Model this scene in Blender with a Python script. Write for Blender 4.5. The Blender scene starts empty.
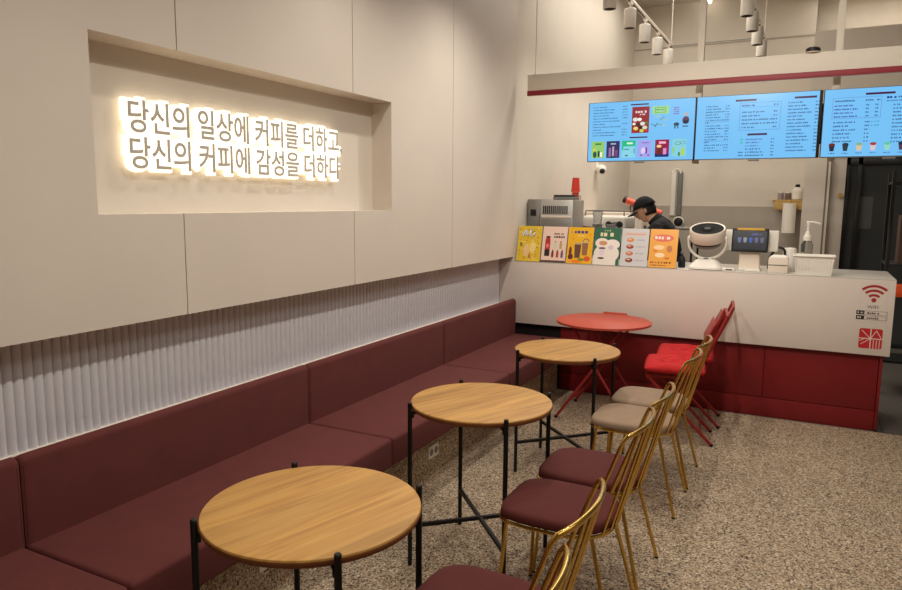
import bpy, bmesh, math, random
from mathutils import Vector, Matrix
random.seed(7)
PI = math.pi
scn = bpy.context.scene
col = scn.collection

# ------------------------------------------------------------------ colour / material helpers
def lin(c):
    return tuple(((x/255.0)/12.92 if x/255.0 <= 0.04045 else ((x/255.0+0.055)/1.055)**2.4) for x in c) + (1.0,)

def mat(name, rgb, rough=0.6, metal=0.0, noise=0.0, nscale=20.0, bump=0.0, bscale=200.0, emit=None, estr=0.0,
        trans=0.0, sheen=0.0, coat=0.0, ior=1.45, spec=0.5):
    m = bpy.data.materials.new(name); m.use_nodes = True
    nt = m.node_tree; b = nt.nodes['Principled BSDF']
    b.inputs['Base Color'].default_value = lin(rgb)
    b.inputs['Roughness'].default_value = rough
    b.inputs['Metallic'].default_value = metal
    b.inputs['IOR'].default_value = ior
    b.inputs['Specular IOR Level'].default_value = spec
    b.inputs['Transmission Weight'].default_value = trans
    b.inputs['Coat Weight'].default_value = coat
    if sheen:
        b.inputs['Sheen Weight'].default_value = sheen
        b.inputs['Sheen Roughness'].default_value = 0.4
        b.inputs['Sheen Tint'].default_value = lin([min(255, int(x*1.6)) for x in rgb])
    if emit:
        b.inputs['Emission Color'].default_value = lin(emit)
        b.inputs['Emission Strength'].default_value = estr
    tc = nt.nodes.new('ShaderNodeTexCoord')
    if noise:
        n = nt.nodes.new('ShaderNodeTexNoise'); n.inputs['Scale'].default_value = nscale; n.inputs['Detail'].default_value = 5
        nt.links.new(tc.outputs['Object'], n.inputs['Vector'])
        r = nt.nodes.new('ShaderNodeValToRGB')
        c = lin(rgb)
        r.color_ramp.elements[0].position = 0.3; r.color_ramp.elements[1].position = 0.7
        r.color_ramp.elements[0].color = tuple(x*(1-noise) for x in c[:3]) + (1,)
        r.color_ramp.elements[1].color = tuple(min(1, x*(1+noise)) for x in c[:3]) + (1,)
        nt.links.new(n.outputs['Fac'], r.inputs['Fac']); nt.links.new(r.outputs['Color'], b.inputs['Base Color'])
    if bump:
        n2 = nt.nodes.new('ShaderNodeTexNoise'); n2.inputs['Scale'].default_value = bscale
        nt.links.new(tc.outputs['Object'], n2.inputs['Vector'])
        bp = nt.nodes.new('ShaderNodeBump'); bp.inputs['Strength'].default_value = bump; bp.inputs['Distance'].default_value = 0.004
        nt.links.new(n2.outputs['Fac'], bp.inputs['Height']); nt.links.new(bp.outputs['Normal'], b.inputs['Normal'])
    return m

_cc = {}
def flat(rgb, rough=0.5, emit=0.0):
    k = (tuple(rgb), rough, emit)
    if k not in _cc:
        if emit: _cc[k] = mat('screen_colour', (4, 4, 4), 0.25, emit=rgb, estr=emit)
        else: _cc[k] = mat('print_colour', rgb, rough)
    return _cc[k]

def floor_material():
    m = bpy.data.materials.new('speckled_terrazzo'); m.use_nodes = True
    nt = m.node_tree; b = nt.nodes['Principled BSDF']; L = nt.links
    tc = nt.nodes.new('ShaderNodeTexCoord')
    v = nt.nodes.new('ShaderNodeTexVoronoi'); v.inputs['Scale'].default_value = 140
    v.inputs['Randomness'].default_value = 1.0
    L.new(tc.outputs['Object'], v.inputs['Vector'])
    sep = nt.nodes.new('ShaderNodeSeparateColor'); L.new(v.outputs['Color'], sep.inputs['Color'])
    r = nt.nodes.new('ShaderNodeValToRGB'); r.color_ramp.interpolation = 'CONSTANT'
    e = r.color_ramp.elements
    e[0].position = 0; e[0].color = lin((70, 54, 44))
    e[1].position = 0.13; e[1].color = lin((134, 112, 90))
    for p, c in ((0.32, (184, 160, 132)), (0.58, (204, 182, 154)), (0.80, (164, 140, 114)), (0.92, (230, 216, 194))):
        x = e.new(p); x.color = lin(c)
    L.new(sep.outputs['Red'], r.inputs['Fac'])
    n = nt.nodes.new('ShaderNodeTexNoise'); n.inputs['Scale'].default_value = 2.5; n.inputs['Detail'].default_value = 4
    L.new(tc.outputs['Object'], n.inputs['Vector'])
    mr = nt.nodes.new('ShaderNodeMapRange'); mr.inputs['To Min'].default_value = 0.78; mr.inputs['To Max'].default_value = 1.0
    L.new(n.outputs['Fac'], mr.inputs['Value'])
    mx = nt.nodes.new('ShaderNodeMix'); mx.data_type = 'RGBA'; mx.blend_type = 'MULTIPLY'; mx.inputs['Factor'].default_value = 1
    L.new(r.outputs['Color'], mx.inputs['A']); L.new(mr.outputs['Result'], mx.inputs['B'])
    L.new(mx.outputs['Result'], b.inputs['Base Color'])
    b.inputs['Roughness'].default_value = 0.75
    return m

def wood_material():
    m = bpy.data.materials.new('oak_wood'); m.use_nodes = True
    nt = m.node_tree; b = nt.nodes['Principled BSDF']; L = nt.links
    tc = nt.nodes.new('ShaderNodeTexCoord')
    oi = nt.nodes.new('ShaderNodeObjectInfo')
    mp = nt.nodes.new('ShaderNodeMapping'); mp.inputs['Rotation'].default_value = (0, 0, math.radians(-70))
    L.new(tc.outputs['Object'], mp.inputs['Vector'])
    ad = nt.nodes.new('ShaderNodeVectorMath'); ad.operation = 'ADD'
    sc = nt.nodes.new('ShaderNodeVectorMath'); sc.operation = 'SCALE'; sc.inputs['Scale'].default_value = 7.0
    L.new(oi.outputs['Random'], sc.inputs[0]); L.new(mp.outputs['Vector'], ad.inputs[0]); L.new(sc.outputs['Vector'], ad.inputs[1])
    st = nt.nodes.new('ShaderNodeMapping'); st.inputs['Scale'].default_value = (2.6, 34, 8)
    L.new(ad.outputs['Vector'], st.inputs['Vector'])
    n = nt.nodes.new('ShaderNodeTexNoise'); n.inputs['Scale'].default_value = 1.0; n.inputs['Detail'].default_value = 6; n.inputs['Distortion'].default_value = 0.6
    L.new(st.outputs['Vector'], n.inputs['Vector'])
    st2 = nt.nodes.new('ShaderNodeMapping'); st2.inputs['Scale'].default_value = (0.35, 8, 1)
    L.new(ad.outputs['Vector'], st2.inputs['Vector'])
    v = nt.nodes.new('ShaderNodeTexVoronoi'); v.inputs['Scale'].default_value = 1.1
    L.new(st2.outputs['Vector'], v.inputs['Vector'])
    sp = nt.nodes.new('ShaderNodeSeparateColor'); L.new(v.outputs['Color'], sp.inputs['Color'])
    r = nt.nodes.new('ShaderNodeValToRGB'); e = r.color_ramp.elements
    e[0].position = 0.25; e[0].color = lin((160, 108, 50)); e[1].position = 0.8; e[1].color = lin((208, 162, 90))
    x = e.new(0.5); x.color = lin((192, 142, 70))
    L.new(n.outputs['Fac'], r.inputs['Fac'])
    mr = nt.nodes.new('ShaderNodeMapRange'); mr.inputs['To Min'].default_value = 0.78; mr.inputs['To Max'].default_value = 1.1
    L.new(sp.outputs['Red'], mr.inputs['Value'])
    mx = nt.nodes.new('ShaderNodeMix'); mx.data_type = 'RGBA'; mx.blend_type = 'MULTIPLY'; mx.inputs['Factor'].default_value = 1
    L.new(r.outputs['Color'], mx.inputs['A']); L.new(mr.outputs['Result'], mx.inputs['B'])
    L.new(mx.outputs['Result'], b.inputs['Base Color'])
    b.inputs['Roughness'].default_value = 0.42
    b.inputs['Coat Weight'].default_value = 0.15; b.inputs['Coat Roughness'].default_value = 0.35
    return m

def tile_material():
    m = bpy.data.materials.new('dark_floor_tile'); m.use_nodes = True
    nt = m.node_tree; b = nt.nodes['Principled BSDF']; L = nt.links
    tc = nt.nodes.new('ShaderNodeTexCoord')
    br = nt.nodes.new('ShaderNodeTexBrick'); br.offset = 0.0
    br.inputs['Scale'].default_value = 1.0; br.inputs['Brick Width'].default_value = 0.6; br.inputs['Row Height'].default_value = 0.6
    br.inputs['Mortar Size'].default_value = 0.004
    br.inputs['Color1'].default_value = lin((96, 90, 84)); br.inputs['Color2'].default_value = lin((90, 85, 80)); br.inputs['Mortar'].default_value = lin((46, 42, 40))
    L.new(tc.outputs['Object'], br.inputs['Vector']); L.new(br.outputs['Color'], b.inputs['Base Color'])
    b.inputs['Roughness'].default_value = 0.5
    return m

M = dict(
    panel=mat('wall_panel_paint', (220, 209, 197), 0.55, noise=0.02, nscale=3),
    plaster=mat('wall_plaster', (223, 213, 200), 0.8, noise=0.02, nscale=4, bump=0.05),
    seam=mat('seam_shadow_gap', (120, 108, 96), 0.8),
    fluted=mat('fluted_white_board', (222, 221, 226), 0.5, noise=0.02, nscale=3),
    ledge=mat('cream_ledge', (232, 222, 206), 0.5),
    wains=mat('grey_wainscot', (176, 166, 154), 0.6, noise=0.03, nscale=5),
    ceil=mat('ceiling_paint', (206, 200, 188), 0.85, noise=0.02),
    floor=floor_material(), tile=tile_material(),
    velvet=mat('maroon_velvet', (98, 45, 43), 0.9, noise=0.08, nscale=9, bump=0.10, bscale=700, sheen=0.08),
    velvet2=mat('maroon_seat_fabric', (88, 34, 31), 0.9, noise=0.08, nscale=14, bump=0.10, bscale=700, sheen=0.06),
    greyfab=mat('taupe_seat_fabric', (156, 132, 110), 0.9, noise=0.07, nscale=14, bump=0.12, bscale=700, sheen=0.1),
    wood=wood_material(),
    woodedge=mat('table_edge_band', (128, 74, 36), 0.5, noise=0.1, nscale=40),
    black=mat('black_steel', (22, 21, 21), 0.45, metal=0.2, noise=0.1, nscale=30),
    gold=mat('polished_gold', (208, 170, 88), 0.19, metal=1.0, noise=0.04, nscale=30),
    cwhite=mat('counter_white', (222, 210, 200), 0.35, noise=0.015, nscale=4),
    ctop=mat('counter_top_grey', (196, 190, 182), 0.3, noise=0.03, nscale=40),
    cred=mat('counter_red', (122, 24, 27), 0.4, noise=0.05, nscale=6),
    cshade=mat('counter_shade_gap', (22, 14, 16), 0.7),  # near-black colour paints in the shade under the counter by the bench
    redmetal=mat('coral_red_metal', (188, 76, 56), 0.5, noise=0.03, nscale=20),
    redmetal2=mat('deep_red_metal', (150, 36, 34), 0.45, noise=0.03, nscale=20),
    cushion=mat('red_cotton', (196, 36, 38), 0.9, noise=0.06, nscale=30, bump=0.15, bscale=500, sheen=0.1),
    rubber=mat('black_rubber', (18, 18, 18), 0.8),
    stripe=mat('banner_red', (142, 34, 46), 0.5),
    board=mat('banner_cream', (224, 214, 200), 0.6, noise=0.01),
    wplast=mat('white_plastic', (236, 230, 220), 0.35),
    wplast2=mat('warm_white_plastic', (228, 214, 198), 0.4),
    bplast=mat('black_plastic', (18, 18, 20), 0.5),
    gplast=mat('grey_plastic', (120, 118, 114), 0.45),
    steel=mat('brushed_steel', (190, 187, 182), 0.4, metal=0.6, noise=0.05, nscale=60),
    dsteel=mat('grey_steel', (138, 134, 130), 0.4, metal=0.6, noise=0.05, nscale=60),
    clear=mat('clear_plastic', (240, 240, 240), 0.08, trans=0.95, ior=1.2),
    cupred=mat('red_paper_cup', (222, 62, 44), 0.5),
    orange=mat('orange_plastic', (226, 94, 62), 0.5),
    oak=mat('pale_wood', (196, 160, 96), 0.5, noise=0.1, nscale=30),
    dglass=mat('dark_door_glass', (62, 66, 68), 0.2, spec=0.5),
    dframe=mat('black_door_frame', (20, 22, 24), 0.4),
    paper=mat('white_paper', (238, 232, 222), 0.8),
    soap=mat('pale_soap', (222, 206, 160), 0.2, trans=0.6),
    skin=mat('skin', (206, 156, 128), 0.6, noise=0.03, nscale=40),
    hair=mat('black_hair', (18, 15, 14), 0.6),
    cloth=mat('black_cotton', (20, 20, 24), 0.9, bump=0.1, bscale=300),
    trouser=mat('dark_trousers', (30, 30, 36), 0.9, bump=0.1, bscale=300),
    letterface=mat('grey_letter_face', (196, 190, 182), 0.6),
    glow=mat('backlit_acrylic', (255, 250, 240), 0.5, emit=(255, 238, 205), estr=1.45),
    lamp=mat('lit_tube', (255, 255, 255), 0.5, emit=(255, 244, 225), estr=8.0),
    darkbaffle=mat('dark_baffle', (70, 58, 48), 0.6),
)

# ------------------------------------------------------------------ object helpers
def tag(o, label=None, cat=None, group=None, kind=None):
    if label: o['label'] = label
    if cat: o['category'] = cat
    if group: o['group'] = group
    if kind: o['kind'] = kind
    return o

def thing(name, label, cat, loc=(0, 0, 0), rotz=0.0, group=None):
    o = bpy.data.objects.new(name, None); col.objects.link(o)
    o.empty_display_size = 0.1
    o.location = loc; o.rotation_euler = (0, 0, rotz)
    return tag(o, label, cat, group)

def obj(name, bm, m, parent=None, smooth=True, angle=35):
    me = bpy.data.meshes.new(name)
    bmesh.ops.recalc_face_normals(bm, faces=bm.faces)
    bm.to_mesh(me); bm.free()
    for x in (m if isinstance(m, (list, tuple)) else [m]): me.materials.append(x)
    if smooth:
        me.polygons.foreach_set('use_smooth', [True]*len(me.polygons))
        me.set_sharp_from_angle(angle=math.radians(angle))
    o = bpy.data.objects.new(name, me); col.objects.link(o)
    if parent: o.parent = parent
    return o

def BM(): return bmesh.new()

def box(bm, x0, x1, y0, y1, z0, z1, bev=0.0, seg=2, mi=0, mtx=None):
    r = bmesh.ops.create_cube(bm, size=1.0)
    vs = r['verts']
    for v in vs:
        v.co = Vector(((x0+x1)/2+v.co.x*(x1-x0), (y0+y1)/2+v.co.y*(y1-y0), (z0+z1)/2+v.co.z*(z1-z0)))
    fs = list({f for v in vs for f in v.link_faces})
    if bev:
        es = list({e for v in vs for e in v.link_edges})
        rr = bmesh.ops.bevel(bm, geom=es, offset=bev, segments=seg, profile=0.5, affect='EDGES')
        fs = rr['faces']; vs = list({v for f in fs for v in f.verts} | {v for v in vs if v.is_valid})
        fs = list({f for v in vs for f in v.link_faces})
    for f in fs: f.material_index = mi
    if mtx is not None:
        for v in vs: v.co = mtx @ v.co
    return vs

def tube(bm, pts, r, seg=10, closed=False, mi=0, ry=None, up=None):
    """round (or oval) tube along a path"""
    pts = [Vector(p) for p in pts]; n = len(pts)
    rr = r if isinstance(r, (list, tuple)) else [r]*n
    T = []
    for i in range(n):
        a = pts[(i-1) % n] if (closed or i > 0) else pts[i]
        b = pts[(i+1) % n] if (closed or i < n-1) else pts[i]
        T.append((b-a).normalized())
    u = Vector(up) if up else (Vector((0, 0, 1)) if abs(T[0].z) < 0.9 else Vector((1, 0, 0)))
    rings = []
    for i in range(n):
        u = (u - T[i]*u.dot(T[i]))
        if u.length < 1e-6: u = T[i].orthogonal()
        u.normalize(); w = T[i].cross(u)
        q = ry if ry else rr[i]
        rings.append([bm.verts.new(pts[i]+u*(rr[i]*math.cos(2*PI*k/seg))+w*(q*math.sin(2*PI*k/seg))) for k in range(seg)])
    m = n if closed else n-1
    for i in range(m):
        A, B = rings[i], rings[(i+1) % n]
        for k in range(seg):
            f = bm.faces.new((A[k], A[(k+1) % seg], B[(k+1) % seg], B[k])); f.material_index = mi
    if not closed:
        f = bm.faces.new(rings[0][::-1]); f.material_index = mi
        f = bm.faces.new(rings[-1]); f.material_index = mi
    return rings

def lathe(bm, prof, seg=32, mi=0, mtx=None):
    """prof = [(radius, z)...] around z"""
    rings = []; new = []
    for (r, z) in prof:
        if r < 1e-6:
            v = bm.verts.new((0, 0, z)); rings.append([v]); new.append(v)
        else:
            q = [bm.verts.new((r*math.cos(2*PI*k/seg), r*math.sin(2*PI*k/seg), z)) for k in range(seg)]
            rings.append(q); new += q
    for A, B in zip(rings, rings[1:]):
        for k in range(seg):
            a, b = A[k % len(A)], A[(k+1) % len(A)]
            c, d = B[(k+1) % len(B)], B[k % len(B)]
            vs = []
            for v in (a, b, c, d):
                if v not in vs: vs.append(v)
            if len(vs) >= 3:
                f = bm.faces.new(vs); f.material_index = mi
    if mtx is not None:
        for v in new: v.co = mtx @ v.co
    return new

def rrect(w, d, r, n=6):
    """rounded rectangle outline, centred"""
    out = []
    for cx, cy, a0 in ((w/2-r, d/2-r, 0), (-w/2+r, d/2-r, 90), (-w/2+r, -d/2+r, 180), (w/2-r, -d/2+r, 270)):
        for k in range(n+1):
            a = math.radians(a0+90*k/n); out.append((cx+r*math.cos(a), cy+r*math.sin(a)))
    return out

def loft(bm, outline, levels, mi=0, cap_bottom=True, cap_top=True):
    """levels = [(z, scale or (inset scale)), ...] of one outline around its centre"""
    rings = []
    for z, s in levels:
        rings.append([bm.verts.new((x*s, y*s, z)) for x, y in outline])
    n = len(outline)
    for A, B in zip(rings, rings[1:]):
        for k in range(n):
            f = bm.faces.new((A[k], A[(k+1) % n], B[(k+1) % n], B[k])); f.material_index = mi
    if cap_bottom: bm.faces.new(rings[0][::-1]).material_index = mi
    if cap_top: bm.faces.new(rings[-1]).material_index = mi
    return rings

def copy_tree(o, parent=None):
    c = o.copy(); col.objects.link(c)
    if parent: c.parent = parent
    for ch in list(o.children): copy_tree(ch, c)
    return c

def struct(name, bm, m, parent=None, smooth=False):
    o = obj(name, bm, m, parent, smooth=smooth)
    if parent is None: o['kind'] = 'structure'
    return o

def text_mesh(body, size, mtx, extrude=0.0, fat=0.0, shear=0.0):
    """returns a bmesh of a text body, transformed"""
    cu = bpy.data.curves.new('txt', 'FONT'); cu.body = body; cu.size = size; cu.extrude = extrude
    cu.resolution_u = 4
    if fat:
        cu.bevel_depth = fat; cu.bevel_resolution = 2
    ob = bpy.data.objects.new('txt', cu); col.objects.link(ob)
    bpy.context.view_layer.update()
    dg = bpy.context.evaluated_depsgraph_get()
    me = bpy.data.meshes.new_from_object(ob.evaluated_get(dg))
    bpy.data.objects.remove(ob); bpy.data.curves.remove(cu)
    bm = BM(); bm.from_mesh(me); bpy.data.meshes.remove(me)
    for v in bm.verts: v.co = mtx @ v.co
    for f in bm.faces: f.material_index = 0
    return bm

def art(name, parent, origin, U, V, N, shapes, emit=0.0, rough=0.5):
    """flat printed artwork / screen picture: coloured shapes laid on a plane; u,v in metres"""
    O, U, V, N = Vector(origin), Vector(U), Vector(V), Vector(N)
    bm = BM(); mats = []
    for i, (kind, rgb, *p) in enumerate(shapes):
        m = flat(rgb, rough, emit)
        if m not in mats: mats.append(m)
        mi = mats.index(m); h = 0.0006+i*0.000006
        polys = []
        if kind == 'r':
            x0, x1, y0, y1 = p; polys = [[(x0, y0), (x1, y0), (x1, y1), (x0, y1)]]
        elif kind == 'e':
            cx, cy, a, b = p; polys = [[(cx+a*math.cos(2*PI*k/20), cy+b*math.sin(2*PI*k/20)) for k in range(20)]]
        elif kind == 'p':
            polys = [p[0]]
        elif kind == 'arc':
            cx, cy, r0, r1, a0, a1 = p; n = 14
            aa = [math.radians(a0+(a1-a0)*k/n) for k in range(n+1)]
            polys = [[(cx+r1*math.cos(aa[k]), cy+r1*math.sin(aa[k])), (cx+r1*math.cos(aa[k+1]), cy+r1*math.sin(aa[k+1])),
                      (cx+r0*math.cos(aa[k+1]), cy+r0*math.sin(aa[k+1])), (cx+r0*math.cos(aa[k]), cy+r0*math.sin(aa[k]))] for k in range(n)]
        elif kind == 'f':          # frame outline
            x0, x1, y0, y1, t = p
            polys = [[(x0, y0), (x1, y0), (x1, y0+t), (x0, y0+t)], [(x0, y1-t), (x1, y1-t), (x1, y1), (x0, y1)],
                     [(x0, y0), (x0+t, y0), (x0+t, y1), (x0, y1)], [(x1-t, y0), (x1, y0), (x1, y1), (x1-t, y1)]]
        for q in polys:
            f = bm.faces.new([bm.verts.new(O+U*x+V*y+N*h) for x, y in q]); f.material_index = mi
    return obj(name, bm, mats, parent, smooth=False)

def words(out, rgb, x, y, h, length, seed=0, gap=0.35):
    """a line of tiny print as little strokes"""
    rnd = random.Random(seed); e = x+length
    while x < e:
        w = h*rnd.uniform(0.55, 0.95)
        out.append(('r', rgb, x, min(x+w, e), y, y+h*rnd.uniform(0.7, 1.0)))
        x += w+h*(0.25 if rnd.random() < 0.72 else 0.8)

# ------------------------------------------------------------------ THE SETTING
CEIL = 4.43
YC = 5.941                     # front face of the service counter
YB = 10.4                      # back wall of the kitchen
bm = BM(); box(bm, -0.3, 7.5, -3.2, 5.965, -0.1, 0.0); struct('floor', bm, M['floor'])
bm = BM(); box(bm, -0.3, 7.5, 5.965, 13.0, -0.1, 0.0); struct('floor', bm, M['tile'])
bm = BM(); box(bm, -0.3, 7.5, -3.2, 13.0, CEIL, CEIL+0.1); struct('ceiling', bm, M['ceil'])
bm = BM(); box(bm, 7.3, 7.5, -3.2, 13.0, 0, CEIL); struct('wall_right', bm, M['plaster'])
bm = BM(); box(bm, -0.3, 7.3, -3.4, -3.2, 0, CEIL); struct('wall_front', bm, M['plaster'])
# left wall: backing, panels standing 15 cm proud with the sign recess, fluted strip below
bm = BM(); box(bm, -0.3, -0.15, -3.2, 5.955, 0, CEIL); struct('wall_left', bm, M['plaster'])
bm = BM()
RY0, RY1, RZ0, RZ1, PZ = 1.757, 3.852, 1.637, 2.315, 1.197
T = 0.012
def slab(y0, y1, z0, z1):
    box(bm, -0.15, -T, y0, y1, z0, z1, mi=1)
slab(-3.2, 5.955, PZ+0.003, RZ0-0.003); slab(-3.2, 5.955, RZ1+0.003, CEIL); slab(-3.2, RY0-0.003, RZ0-0.003, RZ1+0.003); slab(RY1+0.003, 5.955, RZ0-0.003, RZ1+0.003)
seams = [-3.2, -1.645, -0.375, 0.895, 2.165, 3.435, 4.71, 5.957]
g = 0.0028
for a, b in zip(seams, seams[1:]):
    ya, yb = a+(g if a > -3 else 0), b-(g if b < 5.9 else 0)
    def brd(y0, y1, z0, z1):
        if y1-y0 > 0.001: box(bm, -T, 0, y0, y1, z0, z1)
    if yb <= RY0 or ya >= RY1: brd(ya, yb, PZ, CEIL); continue
    brd(ya, yb, PZ, RZ0); brd(ya, yb, RZ1, CEIL)
    brd(ya, min(yb, RY0), RZ0, RZ1); brd(max(ya, RY1), yb, RZ0, RZ1)
# lining of the recess
box(bm, -0.15, -T, RY0-0.003, RY0, RZ0, RZ1); box(bm, -0.07, -T, RY1, RY1+0.003, RZ0, RZ1); box(bm, -0.15, -0.07, RY1+0.002, RY1+0.003, RZ0, RZ1)
box(bm, -0.15, -T, RY0, RY1, RZ0-0.003, RZ0); box(bm, -0.15, -T, RY0, RY1, RZ1, RZ1+0.003)
# closed underside
box(bm, -0.15, -T, -3.2, 5.955, PZ, PZ+0.003)
struct('wall_left', bm, [M['panel'], M['seam']])
# fluted strip
bm = BM(); pitch = 0.038; y = -2.4; prev = None; k = 0
cols = []
while y < 5.94:
    for t in range(12):
        a = 0.5-0.5*math.cos(PI*t/12.0)
        cols.append((-0.149+0.0185*math.sqrt(max(0, 1-(2*a-1)**2)), y+pitch*a))
    y += pitch
vb = [(bm.verts.new((x, yy, 0.60)), bm.verts.new((x, yy, PZ+0.0))) for x, yy in cols if yy < 5.94]
for A, B in zip(vb, vb[1:]): bm.faces.new((A[0], B[0], B[1], A[1]))
v0, v1 = vb[0], vb[-1]
bk = [(bm.verts.new((-0.15, v.co.y, 0.60)), bm.verts.new((-0.15, v.co.y, PZ))) for v in (v0[0], v1[0])]
bm.faces.new((bk[0][0], v0[0], v0[1], bk[0][1])); bm.faces.new((v1[0], bk[1][0], bk[1][1], v1[1]))
struct('trim_1', bm, M['fluted'], smooth=True)
bm = BM(); box(bm, -0.15, -0.124, -2.4, 5.94, 0.30, 0.764, 0.002); struct('trim_2', bm, M['ledge'])
# plinth carrying the bench, clad like the floor
bm = BM(); box(bm, -0.15, 0.455, -2.4, 5.94, 0.0, 0.335); struct('trim_3', bm, M['floor'])
# kitchen walls
bm = BM(); box(bm, -0.3, 0.0, 5.955, YB, 0, CEIL); struct('wall_left', bm, M['plaster'])
bm = BM(); box(bm, -0.3, 2.30, YB, YB+0.15, 0, CEIL); struct('wall_back', bm, M['plaster'])
bm = BM(); box(bm, 0.0, 2.30, YB-0.012, YB, 0, 1.657); struct('trim_4', bm, M['wains'])
bm = BM(); box(bm, 0.0, 2.30, YB-0.01, YB, 3.843, 3.857); struct('trim_5', bm, M['wains'])
# right-hand partition with pillar, open door leaf and dark glass
bm = BM(); box(bm, 2.30, 2.575, 9.6, 10.55, 0, 2.26); box(bm, 2.30, 7.3, 9.6, 10.55, 2.26, 3.72); struct('wall_back', bm, M['plaster'])
bm = BM(); box(bm, 2.30, 7.3, 10.75, 10.9, 0, CEIL); struct('wall_back', bm, M['plaster'])
bm = BM(); box(bm, 2.535, 2.555, 9.585, 9.6, 0, 2.26); struct('trim_6', bm, M['seam'])
bm = BM(); box(bm, 2.555, 2.58, 9.56, 9.60, 0, 2.26); struct('trim_7', bm, M['board'])
d = struct('door_1', BM(), M['panel'])
bm = BM(); box(bm, 2.585, 2.745, 9.63, 9.67, 0.01, 2.25, 0.003); p = obj('door_leaf', bm, M['panel'], d)
bm = BM(); lathe(bm, [(0, 0), (0.028, 0), (0.03, 0.012), (0.014, 0.02), (0.014, 0.04), (0.03, 0.05), (0.03, 0.065), (0, 0.07)], 16, mtx=Matrix.Translation((2.70, 9.63, 1.80)) @ Matrix.Rotation(PI/2, 4, 'X'))
obj('door_knob', bm, M['oak'], d)
w = struct('window_1', BM(), M['dglass'])
bm = BM(); box(bm, 2.77, 4.6, 9.70, 9.715, 0.05, 2.17); obj('pane', bm, M['dglass'], w, smooth=False)
bm = BM()
for x0, x1 in ((2.745, 2.785), (2.865, 2.915), (3.9, 3.95), (4.56, 4.6)): box(bm, x0, x1, 9.66, 9.74, 0, 2.26, 0.003)
box(bm, 2.745, 4.6, 9.66, 9.74, 2.16, 2.26, 0.003); box(bm, 2.745, 4.6, 9.66, 9.74, 0, 0.06, 0.003)
obj('frame', bm, M['dframe'], w)
bm = BM(); box(bm, 4.6, 7.3, 9.6, 9.75, 0, 2.26); struct('wall_back', bm, M['plaster'])
t = thing('paper_notice', 'faint grey paper notice stuck on the dark glass door', 'notice', (2.97, 9.698, 1.60))
bm = BM(); box(bm, -0.08, 0.08, -0.0015, 0.0015, -0.19, 0.19); obj('sheet', bm, mat('grey_paper', (84, 84, 84), 0.8), t, smooth=False)
# ceiling tube light over the kitchen
t = thing('ceiling_tube_light', 'lit white tube light on the kitchen ceiling', 'ceiling light', (1.0, 10.1, CEIL))
bm = BM(); box(bm, -0.05, 0.05, -0.1, 0.24, -0.03, 0, 0.004); obj('housing', bm, M['wplast'], t)
bm = BM(); tube(bm, [(0, -0.09, -0.045), (0, 0.23, -0.045)], 0.02, 12); obj('tube', bm, M['lamp'], t)

# ------------------------------------------------------------------ WALL SIGN
t = thing('illuminated_wall_sign', 'two-line backlit sign of grey letters with white glowing outline in the wall recess', 'sign', (-0.15, 2.0, 1.83))
def yz(yy, zz, xx): return Matrix(((0, 0, 1, xx), (1, 0, 0, yy), (0, 1, 0, zz), (0, 0, 0, 1)))
def sign_line(s, y_start, y_end, zbase, height):
    n = sum(1 for c in s if c not in ' ,'); sp = s.count(' ')
    adv = (y_end-y_start)/(n+0.27*sp-0.04); yy = y_start
    size = height/0.845
    for c in s:
        if c == ' ': yy += adv*0.27; continue
        sx = adv/(0.92*size)*1.0
        S = Matrix.Diagonal((sx, 1, 1, 1))
        fat = text_mesh(c, size, yz(yy-2.0-0.004, zbase-1.83, 0.028) @ S, extrude=0.006, fat=0.0165)
        letter = obj('letter', fat, M['glow'], t, smooth=False)
        fc = text_mesh(c, size, yz(yy-2.0-0.004, zbase-1.83, 0.0515) @ S, extrude=0.0008, fat=0.0022)
        obj('letter_face', fc, M['letterface'], letter, smooth=False)
        yy += adv if c != ',' else adv*0.3
sign_line('당신의 일상에 커피를 더하고,', 1.985, 3.43, 1.984, 0.122)
sign_line('당신의 커피에 감성을 더하다', 1.985, 3.435, 1.836, 0.120)

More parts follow.
